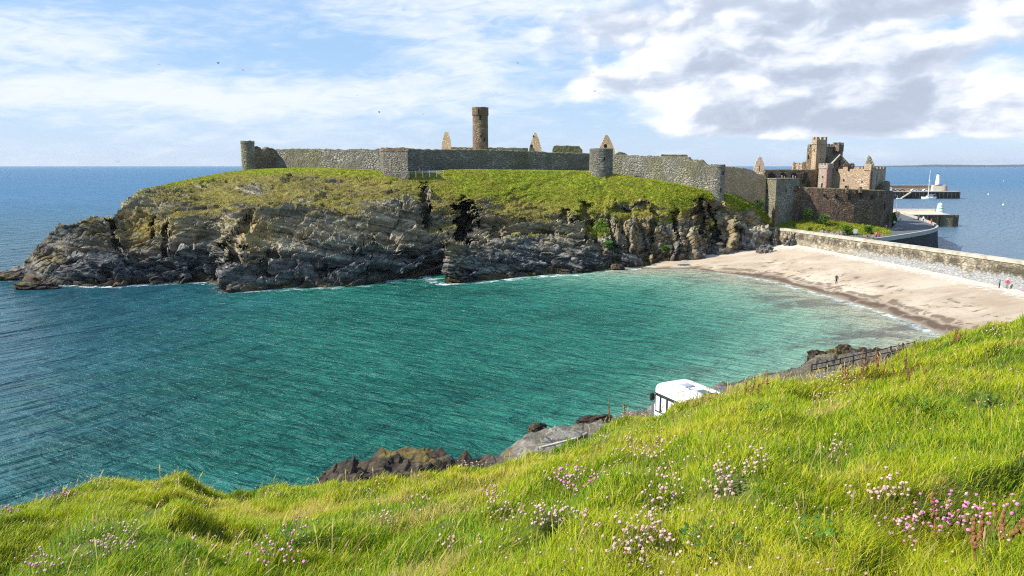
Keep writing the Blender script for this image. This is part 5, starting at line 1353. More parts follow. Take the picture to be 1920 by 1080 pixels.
# ================================================================== foreground grass, one mass of blades
def grass():
    N = 1050000
    s = RNG.uniform(-.80, .80, N); Y = RNG.uniform(1.5, 13.5, N)
    lim = np.interp(s, _sa, YC) * 1.25; keep = Y < lim; s, Y = s[keep], Y[keep]
    s2 = RNG.uniform(.8, 2.2, 130000) * RNG.choice([-1, 1], 130000); Y2 = RNG.uniform(.35, 9, 130000); k2 = np.abs(s2) * Y2 < 7.5; s = np.concatenate([s, s2[k2], RNG.uniform(-.8, .8, 30000)]); Y = np.concatenate([Y, Y2[k2], RNG.uniform(.35, 1.5, 30000)])
    X = s * Y; n = len(X)
    q = np.stack([X, Y, 0 * X], -1)
    Z = hill_z(s, Y)
    clump = fbm(q * 1.6 + 5, 3); patch = fbm(q * .38 + 9, 3); fine = RNG.normal(0, 1, n)
    L = np.clip((.060 + .060 * clump + .02 * patch) * np.exp(.30 * fine), .02, .15)
    L *= np.clip(sstep(-.55, -.25, clump) * .6 + .4, .3, 1)
    wdt = (.0009 + .00040 * Y) * RNG.uniform(.7, 1.35, n)
    wind = 1.1 * fbm(q * .9 + 33, 2)
    ang = .25 + 1.5 * wind * 1.6 + RNG.normal(0, 1.0, n)
    lean = np.clip(RNG.normal(.80, .30, n), .05, 1.45)
    lx, ly = np.cos(ang), np.sin(ang)
    side = RNG.uniform(0, 2 * np.pi, n); sx, sy = np.cos(side), np.sin(side) * .5
    m_ = .55
    def at(f, bend):
        return np.stack([X + lx * L * bend, Y + ly * L * bend, Z + L * f * np.cos(lean * .5 * (f + .4)) - .012], -1)
    w = np.stack([sx * wdt, sy * wdt, 0 * X], -1)
    b0 = at(0, 0); b1 = at(m_, np.sin(lean) * .26); b2 = at(1, np.sin(lean) * .82)
    co_ = np.empty((n, 5, 3), np.float32)
    co_[:, 0] = b0 - w; co_[:, 1] = b0 + w; co_[:, 2] = b1 - w * .85; co_[:, 3] = b1 + w * .85; co_[:, 4] = b2
    i0 = np.arange(n) * 5
    f4 = np.stack([i0, i0 + 1, i0 + 3, i0 + 2], -1); f3 = np.stack([i0 + 2, i0 + 3, i0 + 4], -1)
    PXn = 960 + F * s * .93
    green = .14 * sstep(1250, 1500, PXn) * sstep(6, 9, Y)
    straw = fbm(q * 1.4 + 71, 3)
    tone = .49 + .55 * patch + .22 * fbm(q * 1.3 + 15, 2) - green + .14 * RNG.normal(0, 1, n) + .10 * clump
    tone = np.where(RNG.random(n) < np.clip(.06 + .7 * sstep(.18, .5, straw), 0, .75), RNG.uniform(.78, .96, n), tone)
    tone = np.clip(tone, 0, .97)
    # tall seed stalks, thickest along the crest at the right
    K = 1500
    ks = np.concatenate([RNG.uniform(-.7, .7, K // 2), RNG.normal(.38, .10, K // 2)]); yc = np.interp(ks, _sa, YC)
    ky = np.concatenate([RNG.uniform(2, 10, K // 2), yc[K // 2:] * RNG.uniform(.78, 1.08, K // 2)])
    kx = ks * ky; kz = hill_z(ks, ky); kl = RNG.uniform(.09, .20, K); kw = .0011 + .00028 * ky
    ka = RNG.normal(.3, .9, K); kb = RNG.uniform(.02, .16, K)
    c2 = np.empty((K, 8, 3), np.float32)
    for j, (f_, ww) in enumerate(((0, 1), (.78, .8), (.84, 2.3), (1.0, .7))):
        p = np.stack([kx + np.cos(ka) * kb * f_ ** 2, ky + np.sin(ka) * kb * f_ ** 2, kz + kl * f_], -1); wv = np.stack([kw * ww, 0 * kw, 0 * kw], -1)
        c2[:, 2 * j] = p - wv; c2[:, 2 * j + 1] = p + wv
    j0 = n * 5 + np.arange(K) * 8
    g4 = np.concatenate([np.stack([j0 + 2 * j, j0 + 2 * j + 1, j0 + 2 * j + 3, j0 + 2 * j + 2], -1) for j in range(3)])
    tn = np.concatenate([np.repeat(tone, 5), np.repeat(RNG.uniform(.76, .99, K), 8)])
    tp = np.concatenate([np.tile([0, 0, .55, .55, 1], n), np.full(K * 8, 1.0)])
    me = np_mesh('grass', np.concatenate([co_.reshape(-1, 3), c2.reshape(-1, 3)]), np.concatenate([f4, g4]), f3, smooth=True, attrs={'tone': tn, 'tip': tp})
    tag(obj('grass', me, M['grass']), kind='stuff')
grass()

# ================================================================== thrift clumps and dock plants
def flower_mesh(name, mat, seed):
    rr = random.Random(seed); mb = MB()
    mb.mi = 0; vs = mb.ball((0, 0, 0), (.0065, .0065, .0052), 2)
    for v in vs: v.co *= 1 + .22 * rr.uniform(-1, 1)
    mb.mi = 1; mb.tube((0, 0, -.005), (rr.uniform(-.02, .02), rr.uniform(-.02, .02), -.16), .0011, 4)
    me_o = mb.bm; me = bpy.data.meshes.new(name); me_o.to_mesh(me); me_o.free()
    me.materials.append(M[mat]); me.materials.append(M['stem'])
    return me
FL = {k: [flower_mesh('flower', m, q) for q in range(3)] for k, m in (('p', 'thrift_pink'), ('w', 'thrift_pale'), ('f', 'thrift_white'))}
CL = [  # px, py, half width px, half height px, heads, colour mix, label
    (1210, 848, 44, 26, 55, 'wwwf', 'large dense pale pink thrift clump below the motorhome'),
    (1072, 912, 36, 18, 48, 'wwwp', 'rounded pink thrift clump in mid slope, below the bare rock slab'),
    (1035, 988, 50, 10, 55, 'wwf', 'flat wide band of pale thrift over a dark grass hollow'),
    (1238, 935, 30, 34, 45, 'wwf', 'loose upright scatter of thrift under the large dense pale clump'),
    (1195, 1050, 62, 26, 70, 'wwf', 'broad pale thrift clump at the bottom edge of the grass, middle of the slope'),
    (1352, 922, 26, 20, 36, 'fwf', 'whitish faded thrift clump on the yellow grass, between pale pink patches'),
    (1420, 886, 16, 14, 18, 'ffw', 'small faded thrift tuft higher than the whitish clump'),
    (1662, 945, 34, 20, 28, 'wwf', 'open pale thrift group above the vivid pink patch'),
    (1785, 990, 70, 16, 62, 'pppw', 'vivid pink thrift patch beside rusty dock stalks, brightest of all the flowers'),
    (1690, 1018, 22, 12, 16, 'wwp', 'little pale thrift tuft trailing off the vivid pink patch'),
    (1590, 945, 5, 8, 4, 'wf', 'lone pair of pale thrift heads in green grass'),
    (1558, 858, 22, 8, 14, 'fww', 'small pale thrift tuft by itself in the wide green right slope'),
    (1540, 752, 26, 9, 16, 'fww', 'pale thrift tuft close under the crest near the fence'),
    (1565, 712, 46, 14, 46, 'wwf', 'pink thrift bank at the foot of the dark fence'),
    (1180, 782, 20, 7, 24, 'wwp', 'pink thrift on the crest just before the motorhome'),
    (1862, 622, 22, 8, 20, 'wwp', 'faint pink thrift on the high crest near the beach end'),
    (1132, 832, 8, 5, 6, 'ff', 'tiny faded thrift tuft near the concrete slipway'),
    (112, 930, 34, 9, 36, 'ppw', 'bright pink thrift cushion on the skyline against the dark sea'),
    (188, 912, 24, 7, 14, 'fff', 'row of white faded thrift heads standing up on the mossy hump'),
    (288, 916, 14, 6, 8, 'ffw', 'few whitish thrift heads in the dip between two grassy humps'),
    (330, 908, 14, 6, 10, 'fff', 'white thrift heads on top of the second grassy hump'),
    (388, 922, 14, 6, 9, 'ffw', 'whitish thrift heads at the end of the second grassy hump'),
    (516, 930, 14, 6, 9, 'fwf', 'white thrift heads where the grass dips to the water'),
    (12, 968, 24, 10, 22, 'wwp', 'pink thrift edge where the grass meets the side of the picture'),
    (212, 1036, 34, 16, 30, 'wwf', 'pale thrift group low on the mossy slope under the humps'),
    (240, 1004, 20, 5, 10, 'wf', 'thin line of pale thrift above the low pale group'),
    (410, 1034, 24, 12, 14, 'ww', 'pale thrift in the dark hollow of the yellow grass'),
    (90, 1066, 34, 12, 26, 'wwp', 'pink thrift patch by a dark hollow in the lower corner'),
    (560, 1000, 18, 12, 12, 'wwp', 'pink thrift tuft near the yellow leafy spot'),
    (520, 1050, 44, 20, 34, 'wwp', 'scattered pink thrift along the lower edge of yellow grass'),
    (705, 925, 24, 14, 18, 'fww', 'loose pale thrift group just below the dark shore rocks'),
    (792, 936, 18, 14, 14, 'fww', 'loose pale thrift group next below the shore rock tip'),
    (916, 932, 18, 10, 18, 'wwp', 'small pink thrift clump midway down the slope from the rocks'),
    (885, 872, 24, 6, 16, 'wwf', 'pink thrift fringe on the crest between rocks and slipway'),
    (1220, 1000, 20, 26, 22, 'wwf', 'upright thrift trail joining the two broad lower clumps'),
    (935, 970, 20, 16, 14, 'fww', 'sparse pale thrift in the middle of the yellow slope'),
    (720, 985, 26, 12, 14, 'ffw', 'faded thrift specks on the yellow slope below the loose groups'),
    (840, 1040, 26, 10, 12, 'wfw', 'sparse thrift near the lower edge by a brown hollow'),
]
def thrift():
    for k, (px, py, rx, ry, n, cm, lab) in enumerate(CL):
        g = hill_hit(px, py + 5); n = int(n * 1.35); r = random.Random(500 + k)
        t = root_at('thrift_clump', g, lab, 'flowers', 'thrift clumps in the grass')
        lift = .055
        for q in range(n):
            a = r.gauss(0, .70); b = r.gauss(0, .85)
            h = hill_hit(px + a * rx, max(py + b * ry, 0) + 6)
            o = bpy.data.objects.new('flower', FL[r.choice(cm)][r.randrange(3)])
            sc = r.uniform(.8, 1.25) * (1 + .03 * h.y)
            o.parent = t; o.location = h + Vector((0, 0, lift + r.uniform(-.01, .06))) - Vector(t.location); o.scale = (sc, sc, sc * r.uniform(.9, 1.1)); o.rotation_euler = (r.uniform(-.35, .35), r.uniform(-.35, .35), r.uniform(0, 6))
            COL.objects.link(o)
    # single heads scattered through the whole slope: past counting
    rr = np.random.default_rng(77); n = 3600
    s = rr.uniform(-.72, .72, n); Y = rr.uniform(2.2, 10.5, n); Y = np.minimum(Y, np.interp(s, _sa, YC) * 1.02)
    q = np.stack([s * Y, Y, 0 * Y], -1); keep = fbm(q * .55 + 3, 3) + .25 * rr.normal(size=n) > -.02 + .18 * sstep(.25, .45, s); s, Y, q = s[keep], Y[keep], q[keep]
    Z = hill_z(s, Y) + rr.uniform(.05, .10, len(s))
    src = FL['f'][0]; v = np.array([w.co[:] for w in src.vertices]); nh = 42
    v = v[:nh]; fc = np.array([list(p.vertices) for p in src.polygons if max(p.vertices) < nh])
    sc = rr.uniform(.40, .95, len(s)) * (1 + .03 * Y)
    P = v[None] * sc[:, None, None] + np.stack([s * Y, Y, Z], -1)[:, None]
    f = (fc[None] + (np.arange(len(s)) * nh)[:, None, None]).reshape(-1, 3)
    tag(obj('scattered_flowers', np_mesh('scattered_flowers', P, None, f), M['thrift_pale']), kind='stuff')
thrift()

def dock(px, py, h, n, lab, seed):
    g = hill_hit(px, py); r = random.Random(seed); t = root_at('dock_plant', g, lab, 'plant', 'dock plants in the grass')
    for q in range(n):
        x, y = r.uniform(-.16, .16), r.uniform(-.14, .14); hh = h * r.uniform(.6, 1.1); lx, ly = r.uniform(-.06, .06), r.uniform(-.06, .06)
        mb = MB(); a = Vector((x, y, -.03)); b = Vector((x + lx, y + ly, hh)); mb.tube(a, b, .0035, 5, .002); o = mb.build('stalk', M['dock'], t)
        sb = MB()
        for i in range(22):
            f = r.uniform(.45, 1.0); p = a.lerp(b, f); wv = .018 * (1.15 - f); sb.ball((p.x + r.uniform(-wv, wv), p.y + r.uniform(-wv, wv), p.z), (.006, .006, .009), 1)
        sb.build('seed_head', M['dock'], o)
for k, (px, py, h, n, lab) in enumerate(((1625, 716, .30, 6, 'rust brown dock stalks on the crest behind the pink bank'), (1590, 726, .24, 5, 'short rusty dock stalks beside the fence foot'), (1668, 700, .28, 5, 'tall rusty dock stalks along the crest, past the fence posts'),
                                     (1785, 655, .24, 4, 'reddish dock stalks high on the crest near the beach'), (1890, 1045, .22, 6, 'large rusty dock plant at the lower corner, next to vivid pink flowers'), (1835, 1030, .16, 3, 'small rusty dock plant beneath the vivid pink flowers'),
                                     (1420, 745, .26, 4, 'thin brown dock stalks on the crest beyond the motorhome'), (1165, 800, .30, 3, 'brown dock stalks poking up ahead of the motorhome'), (1700, 725, .22, 4, 'rusty dock stalks set a little down from the crest'))):
    dock(px, py, h, n, lab, 60 + k)

def leafy(name, px, py, n, sz, lab, spread, seed, hit=None, mat='leaf', cat='plant', group=None, rise=.07):
    """low broad-leaved plant: separate leaf blades spread from one crown"""
    g = hit if hit is not None else hill_hit(px, py); r = random.Random(seed); mb = MB(); crown = mb.bm.verts.new((0, 0, -.02))
    for q in range(n):
        a = r.uniform(0, 6.283); d = r.random() ** .6 * spread; c = Vector((d * math.cos(a), d * math.sin(a), rise * r.uniform(.2, 1.1)))
        L = sz * r.uniform(.6, 1.3); w = L * .3; u = Vector((math.cos(a + r.uniform(-1, 1)), math.sin(a + r.uniform(-1, 1)), r.uniform(-.3, .7))).normalized(); v = u.cross(Vector((r.uniform(-.3, .3), r.uniform(-.3, .3), 1))).normalized()
        pts = [c - u * L / 2, c - u * L * .1 + v * w, c + u * L * .2 + v * w * .8, c + u * L / 2, c + u * L * .2 - v * w * .8, c - u * L * .1 - v * w]
        vs = [mb.bm.verts.new(p) for p in pts]; mb.bm.faces.new(vs); k = mb.bm.verts.new(pts[0] + v * .004); mb.bm.faces.new((crown, vs[0], k))
    o = mb.build(name, M[mat]); o.location = g
    return tag(o, lab, cat, group)
for k, (px, py, lab) in enumerate(((1440, 775, 'dark glossy-leaved plant under the crest beyond the motorhome'), (1740, 770, 'dark broad-leaved plant on the green right slope'), (1860, 765, 'dark broad-leaved plant higher at the side of the green slope'),
                                    (1540, 1025, 'dark leafy plant in a hollow near the bottom of the green slope'), (545, 1018, 'bright yellow-green leafy plant on the yellow slope'), (1345, 1040, 'dark leafy plant at the bottom edge near the broad pale thrift'))):
    leafy('weed_plant', px, py, 60, .030, lab, .17, 900 + k, group='broad-leaved weeds')

# ================================================================== boulders
def boulder(name, p, d, seed, mat, lab, group=None, rz=0.0, cat='rock'):
    bm = bmesh.new(); bmesh.ops.create_icosphere(bm, subdivisions=4, radius=1)
    V = np.array([v.co[:] for v in bm.verts]); q = V * 1.5 + seed * 3.7
    f1, c1 = facets(q * 1.1, .8); f2, c2 = facets(q * 2.6, .8)
    V = V * (1 + .30 * f1 + .13 * f2 + .12 * fbm(q * 2, 3) - .06 * sstep(.12, 0, c1))[:, None] * np.array(d)
    for v, c in zip(bm.verts, V): v.co = c
    me = bpy.data.meshes.new(name); bm.to_mesh(me); bm.free()
    a = me.attributes.new('gravel', 'FLOAT', 'POINT'); g = me.attributes.new('warm', 'FLOAT', 'POINT'); g.data.foreach_set('value', np.full(len(V), .35, np.float32))
    me.attributes.new('grass', 'FLOAT', 'POINT'); me.attributes.new('lichen', 'FLOAT', 'POINT'); me.attributes.new('lush', 'FLOAT', 'POINT')
    o = obj(name, me, M[mat]); o.location = tuple(p); o.rotation_euler[2] = rz
    return tag(o, lab, cat, group, 'thing')
boulder('boulder', PZ(68, 538, .3), (3.9, 1.6, 1.0), 3, 'shore', 'low brown seaweedy rock just off the tip of the headland', 'shore boulders', .15)
boulder('boulder', PZ(20, 522, .2), (4.2, 2.0, 1.1), 4, 'shore', 'flat brown rock at the very tip of the headland', 'shore boulders', .1)
boulder('boulder', PY(1408, 455, 178.5), (3.2, 2.4, 3.6), 5, 'headland', 'large upright rock leaning on the cliff end at the top of the beach', 'beach rocks', .4)
boulder('boulder', PY(1425, 444, 181), (2.6, 2.2, 3.2), 8, 'headland', 'weathered rock stack touching the start of the causeway wall', 'beach rocks', .9)
boulder('boulder', PY(1434, 476, 172), (1.9, 1.6, 2.1), 6, 'headland', 'dark grey pointed boulder standing alone on pale sand', 'beach rocks', .2)
boulder('boulder', PY(1482, 452, 178), (2.6, 1.5, 2.2), 9, 'headland', 'ragged rock against the foot of the causeway wall', 'beach rocks', 1.1)
boulder('boulder', PZ(1158, 503, .3), (1.6, 1.0, .9), 10, 'headland', 'small ochre rock at the water edge where the beach begins', 'beach rocks', .3)
for k, (px, py, Y, d, lab) in enumerate(((1535, 671, 74, (1.2, 1.0, 1.0), 'dark round weed-covered boulder at the near end of the fence'), (1562, 668, 75, (1.1, .9, .9), 'dark weed-covered boulder second along the fence'), (1588, 664, 76, (1.3, 1.0, 1.05), 'dark weed-covered boulder with the highest top behind the fence'),
                                          (1618, 664, 77, (1.2, .9, .85), 'dark weed-covered boulder low down in the middle of the fence'), (1646, 662, 79, (1.1, .9, .75), 'last dark weed-covered boulder, out along the fence'))):
    boulder('boulder', PY(px, py + 4, Y), d, 20 + k, 'shore', lab, 'boulders behind the fence', k)
boulder('boulder', PZ(1008, 806, .5), (.9, .6, .55), 31, 'shore', 'small dark rock in the shallows just off the slipway', 'shore boulders', .5)
boulder('boulder', PZ(1118, 790, .7), (1.6, .7, .5), 33, 'shore', 'low brown rock at the upper end of the slipway', 'shore boulders', .3)

# shrubs at the cliff foot
def shrub(px, py, Y, r, lab, seed):
    t = leafy('shrub', 0, 0, 420, .42, lab, r, seed, hit=PY(px, py, Y), cat='shrub', group='green shrubs on the cliff', rise=r * 1.5); return t
shrub(1127, 440, 162, 1.7, 'dark green shrub filling a cleft halfway up the cliff', 41); shrub(1140, 468, 160, 1.1, 'bright green shrub low on the cliff above the water', 42); shrub(1248, 474, 162, .9, 'small green shrub where the cliff meets the sand', 43)
shrub(1424, 392, 183, 1.5, 'blue-green bush at the foot of the square bastion', 44); shrub(1674, 421, 194, 1.9, 'dark ivy-like bush at the harbour end of the curved battery wall', 46); shrub(1545, 421, 184, 1.5, 'dark green bush on the bank against the red battery wall', 47); shrub(1588, 440, 176.5, 1.3, 'dark thorny bush at the foot of the bank by the road', 48); shrub(1628, 437, 179, 1.0, 'little yellow-green bush near the harbour end of the bank', 49); shrub(1512, 412, 186, 1.6, 'round green bush in the corner of bastion and red battery wall', 45)

# ================================================================== slipway, coast road, fence, motorhome
def slipway():
    z = 2.5
    k = [(1000, 848), (1010, 830), (1026, 817), (1052, 808), (1078, 805), (1098, 810), (1080, 826), (1034, 844), (1012, 856)]
    mb = MB(); mb.slab([PZ(a, b, z) for a, b in k], (0, 0, -1.6)); bmesh.ops.triangulate(mb.bm, faces=mb.bm.faces)
    for _ in range(4): bmesh.ops.subdivide_edges(mb.bm, edges=[e for e in mb.bm.edges if e.calc_length() > .4], cuts=1)
    bmesh.ops.triangulate(mb.bm, faces=mb.bm.faces)
    for v in mb.bm.verts:
        q = np.array(v.co); v.co.z += .16 * float(fbm(q * .9, 3)) + .05 * float(fbm(q * 3, 2)); v.co.x += .3 * float(perlin(q * .8 + 9)); v.co.y += .3 * float(perlin(q * .8 + 19))
    tag(mb.build('slipway', M['slip']), kind='structure')
    mb = MB(); a = [PZ(1012, 838, z + .10), PZ(1036, 832, z + .10), PZ(1060, 826, z + .10), PZ(1080, 820.5, z + .10)]
    for p, q in zip(a, a[1:]):
        d = Vector(q - p); nrm = Vector((-d.y, d.x, 0)).normalized() * .09
        mb.slab([Vector(p) - nrm, Vector(q) - nrm, Vector(q) + nrm, Vector(p) + nrm], (0, 0, -.13))
    tag(mb.build('kerb', M['coping']), kind='structure')
slipway()
CZ = 9.72
def coast_road():
    pts = [PZ(a, b, CZ - 2.98) for a, b in ((1246, 795), (1270, 788), (1300, 778), (1450, 750), (1650, 720), (1900, 680))]
    L = [np.array(p) for p in pts]; mb = MB()
    R1 = [p + np.array([0, 4.2, 0]) for p in L]; R0 = [p + np.array([0, -5.5, 0]) for p in L]
    mb.slab(R0 + R1[::-1], (0, 0, -3.2)); bmesh.ops.triangulate(mb.bm, faces=mb.bm.faces)
    tag(mb.build('road', M['asphalt']), kind='structure')
coast_road()

def motorhome():
    A = PZ(1227, 717, CZ); B = PZ(1292, 707, CZ)
    w = Vector((A - B)); w.z = 0; W = w.length; w.normalize(); u = Vector((-w.y, w.x, 0))
    if u.y > 0: u = -u
    Lh = 6.2; o = Vector(B) + w * W / 2 + u * Lh / 2; ang = math.atan2(u.y, u.x); zb = CZ - 2.98
    t = empty('motorhome', (o.x, o.y, zb), 'white motorhome roof with two roof hatches, mostly hidden behind the grassy crest', 'motorhome', rz=ang)
    t['kind'] = 'thing'
    def put(nm, mb, m, par=None, **kw): return mb.build(nm, M[m], par or t, **kw)      # local frame: x along the body, side -y or +y to the left wall
    sgn = 1 if (Matrix.Rotation(ang, 3, 'Z') @ Vector((0, 1, 0))).dot(w) > 0 else -1
    mb = MB(); mb.box((0, 0, 1.40), (Lh, W, 1.9)); put('lower_body', mb, 'white', bevel=.06)
    # rounded shell: profile swept along the body
    n = 26; prof = []
    for q in range(n + 1):
        a = math.pi * q / n; c, s_ = math.cos(a), math.sin(a)
        prof.append((W / 2 * math.copysign(abs(c) ** .35, c), 2.30 + .66 * abs(s_) ** .38))
    rows = []
    for x, k in ((-Lh / 2 + .0, .90), (-Lh / 2 + .06, .955), (-Lh / 2 + .2, .99), (-Lh / 2 + .4, 1), (Lh / 2 - .4, 1), (Lh / 2 - .2, .99), (Lh / 2 - .06, .955), (Lh / 2, .90)):
        rows.append([(x, y * k, 2.30 + (z - 2.30) * k) for y, z in prof])
    G = np.array(rows); me = np_mesh('roof', G, grid_faces(*G.shape[:2])); rf = obj('roof', me, M['white'], t)
    bm = bmesh.new(); bm.from_mesh(me); bm.verts.ensure_lookup_table(); k = n + 1
    bm.faces.new([bm.verts[i] for i in range(k)]); bm.faces.new([bm.verts[7 * k + i] for i in range(k)][::-1]); bmesh.ops.recalc_face_normals(bm, faces=bm.faces); bm.to_mesh(me); bm.free()
    for x, sx, m, h in ((-Lh / 2 + 1.35, .62, 'greytrim', .07), (-Lh / 2 + 2.75, .75, 'greytrim', .06)):
        hb = MB(); hb.box((x, 0, 2.965 + h / 2), (sx, .62, h)); hh = put('roof_hatch', hb, m, bevel=.02)
        hb = MB(); hb.box((x + .02, 0, 2.97 + h), (sx * .8, .5, .02)); put('hatch_glass', hb, 'glass' if x > -Lh / 2 + 2 else 'greytrim', hh)
    hb = MB(); hb.box((-Lh / 2 + 2.75 + .55, .1, 2.985), (.28, .9, .05), rot=Matrix.Rotation(.2, 3, 'Y')); put('vent_slot', hb, 'dark')
    for xx in (.9, 2.05, 3.4, 4.6):
        hb = MB(); hb.box((-Lh / 2 + xx, 0, 2.962), (.035, W * .74, .012)); put('roof_seam', hb, 'greytrim')
    hb = MB(); hb.tube((-Lh / 2 + 1.9, -.3, 2.93), (-Lh / 2 + 1.9, -.3, 3.07), .07, 10); put('flue', hb, 'greytrim')
    ys = sgn * (W / 2 + .012)
    # band of windows along the sunlit side
    hb = MB(); hb.box((-Lh / 2 + 2.0, ys, 1.86), (3.7, .05, 1.02)); fr = put('window_frame', hb, 'rubber')
    for x, ww in ((-Lh / 2 + .42, .36), (-Lh / 2 + .98, .42), (-Lh / 2 + 1.62, .52), (-Lh / 2 + 2.6, 1.0)):
        hb = MB(); hb.box((x, ys + sgn * .018, 1.86), (ww, .04, .86)); put('pane', hb, 'paneglass', fr)
    hb = MB(); hb.box((0, ys, 2.42), (Lh * .96, .03, .05)); put('gutter_rail', hb, 'rubber')
    hb = MB(); hb.box((0, ys, 1.05), (Lh * .97, .02, .10)); put('side_stripe', hb, 'greytrim')
    hb = MB(); hb.box((-Lh / 2 + .05, ys + sgn * .16, 2.18), (.16, .26, .42)); put('mirror', hb, 'rubber', bevel=.03)
    hb = MB(); hb.box((-Lh / 2 - .01, 0, 1.75), (.04, W * .84, .9)); put('windscreen', hb, 'glass')
    hb = MB(); hb.box((-Lh / 2 - .06, 0, .55), (.16, W * .95, .3)); put('bumper', hb, 'greytrim')
    for sx in (-1, 1):
        hb = MB(); hb.box((-Lh / 2 - .02, sx * W * .38, .9), (.06, .32, .2)); put('headlight', hb, 'paneglass')
    for x in (-Lh / 2 + 1.1, Lh / 2 - 1.4):
        for sy in (-1, 1):
            hb = MB(); hb.tube((x, sy * (W / 2 - .22), .34), (x, sy * (W / 2 + .01), .34), .34, 20); wh = put('wheel', hb, 'rubber')
            hb = MB(); hb.tube((x, sy * (W / 2), .34), (x, sy * (W / 2 + .025), .34), .19, 16); put('hub', hb, 'greytrim', wh)
motorhome()

def fence():
    P0, P1 = PY(1521, 707, 60), PY(1712, 661, 69); n = 9
    t = root_at('fence', P0, 'dark weathered post and rail fence above the shore, running from the crest towards the beach', 'fence')
    pts = [Vector(P0 + (P1 - P0) * k / (n - 1)) for k in range(n)]; H = 1.16
    for k, p in enumerate(pts):
        mb = MB(); h = H * (1 + .04 * math.sin(k * 2.1)); mb.tube(p + Vector((0, 0, -.5)), p + Vector((.03 * math.sin(k), 0, h)), .075, 7, .065); local(t, mb.build('post', M['timber'], t))
    for z in (1.05, .62):
        for a, b in zip(pts, pts[1:]):
            mb = MB(); mb.tube(a + Vector((0, -.07, z)), b + Vector((0, -.07, z - .02)), .05, 6); local(t, mb.build('rail', M['timber'], t))
fence()
def path_fence():
    t = root_at('wire_fence', PY(742, 327, 174), 'thin wire fence with short posts on the path below the square wall tower', 'fence'); prev = None
    for k in range(9):
        px = 728 + k * 13; Y = 173.5 - .0 * k; p = Vector(PY(px, 329.5 - .35 * k, Y)); mb = MB(); mb.tube(p + Vector((0, 0, -.6)), p + Vector((0, 0, .95)), .06, 5); local(t, mb.build('post', M['greytrim'], t))
        if prev is not None:
            for z in (.85, .45):
                mb = MB(); mb.tube(prev + Vector((0, 0, z)), p + Vector((0, 0, z)), .022, 4); local(t, mb.build('wire', M['greytrim'], t))
        prev = p
path_fence()

# ================================================================== street furniture by the harbour road
def sign(px, py, Y, w, h, lab):
    p = PY(px, py, Y); t = root_at('sign', p, lab, 'sign'); mb = MB(); mb.tube(p, p + np.array([0, 0, 1.5]), .05, 6); local(t, mb.build('post', M['greytrim'], t))
    mb = MB(); mb.box(p + np.array([0, -.07, 1.5]), (w, .05, h)); local(t, mb.build('board', M['white'], t, bevel=.01))
pz = PZ(1603, 446, 5.65); sign(1603, 446, float(pz[1]), .85, 1.0, 'white notice board by the road at the foot of the green bank')
pz = PZ(1676, 425, 5.65)
def round_sign():
    p = PZ(1676, 426, 5.65); t = root_at('sign', p, 'round white disc sign on a thin post beside the road bend', 'sign'); mb = MB(); mb.tube(p, p + np.array([0, 0, 1.2]), .05, 6); local(t, mb.build('post', M['greytrim'], t))
    mb = MB(); mb.tube(p + np.array([0, -.05, 1.4]), p + np.array([0, -.11, 1.4]), .36, 18); local(t, mb.build('disc', M['white'], t))
    p = PZ(1661, 431, 5.65); t = root_at('bollard', p, 'pale stone bollard where the green bank meets the road', 'bollard'); mb = MB(); mb.cyl(p, .24, .20, 1.1, 12); mb.ball(p + np.array([0, 0, 1.1]), (.22, .22, .16)); local(t, mb.build('post', M['coping'], t))
    p = PZ(1680, 402, 5.65); t = root_at('street_lamp', p, 'slim grey lamp post at the landward end of the near pier', 'street lamp'); mb = MB(); mb.tube(p, p + np.array([0, 0, 6.4]), .09, 8, .06); local(t, mb.build('pole', M['greytrim'], t))
    mb = MB(); mb.tube(p + np.array([0, 0, 6.35]), p + np.array([-.8, 0, 6.5]), .05, 6); local(t, mb.build('arm', M['greytrim'], t)); mb = MB(); mb.box(p + np.array([-.95, 0, 6.48]), (.55, .22, .12)); local(t, mb.build('lamp_head', M['greytrim'], t))
    mb = MB(); mb.cyl(p, .16, .16, 1.1, 10); local(t, mb.build('base', M['red_quoin'], t))
round_sign()

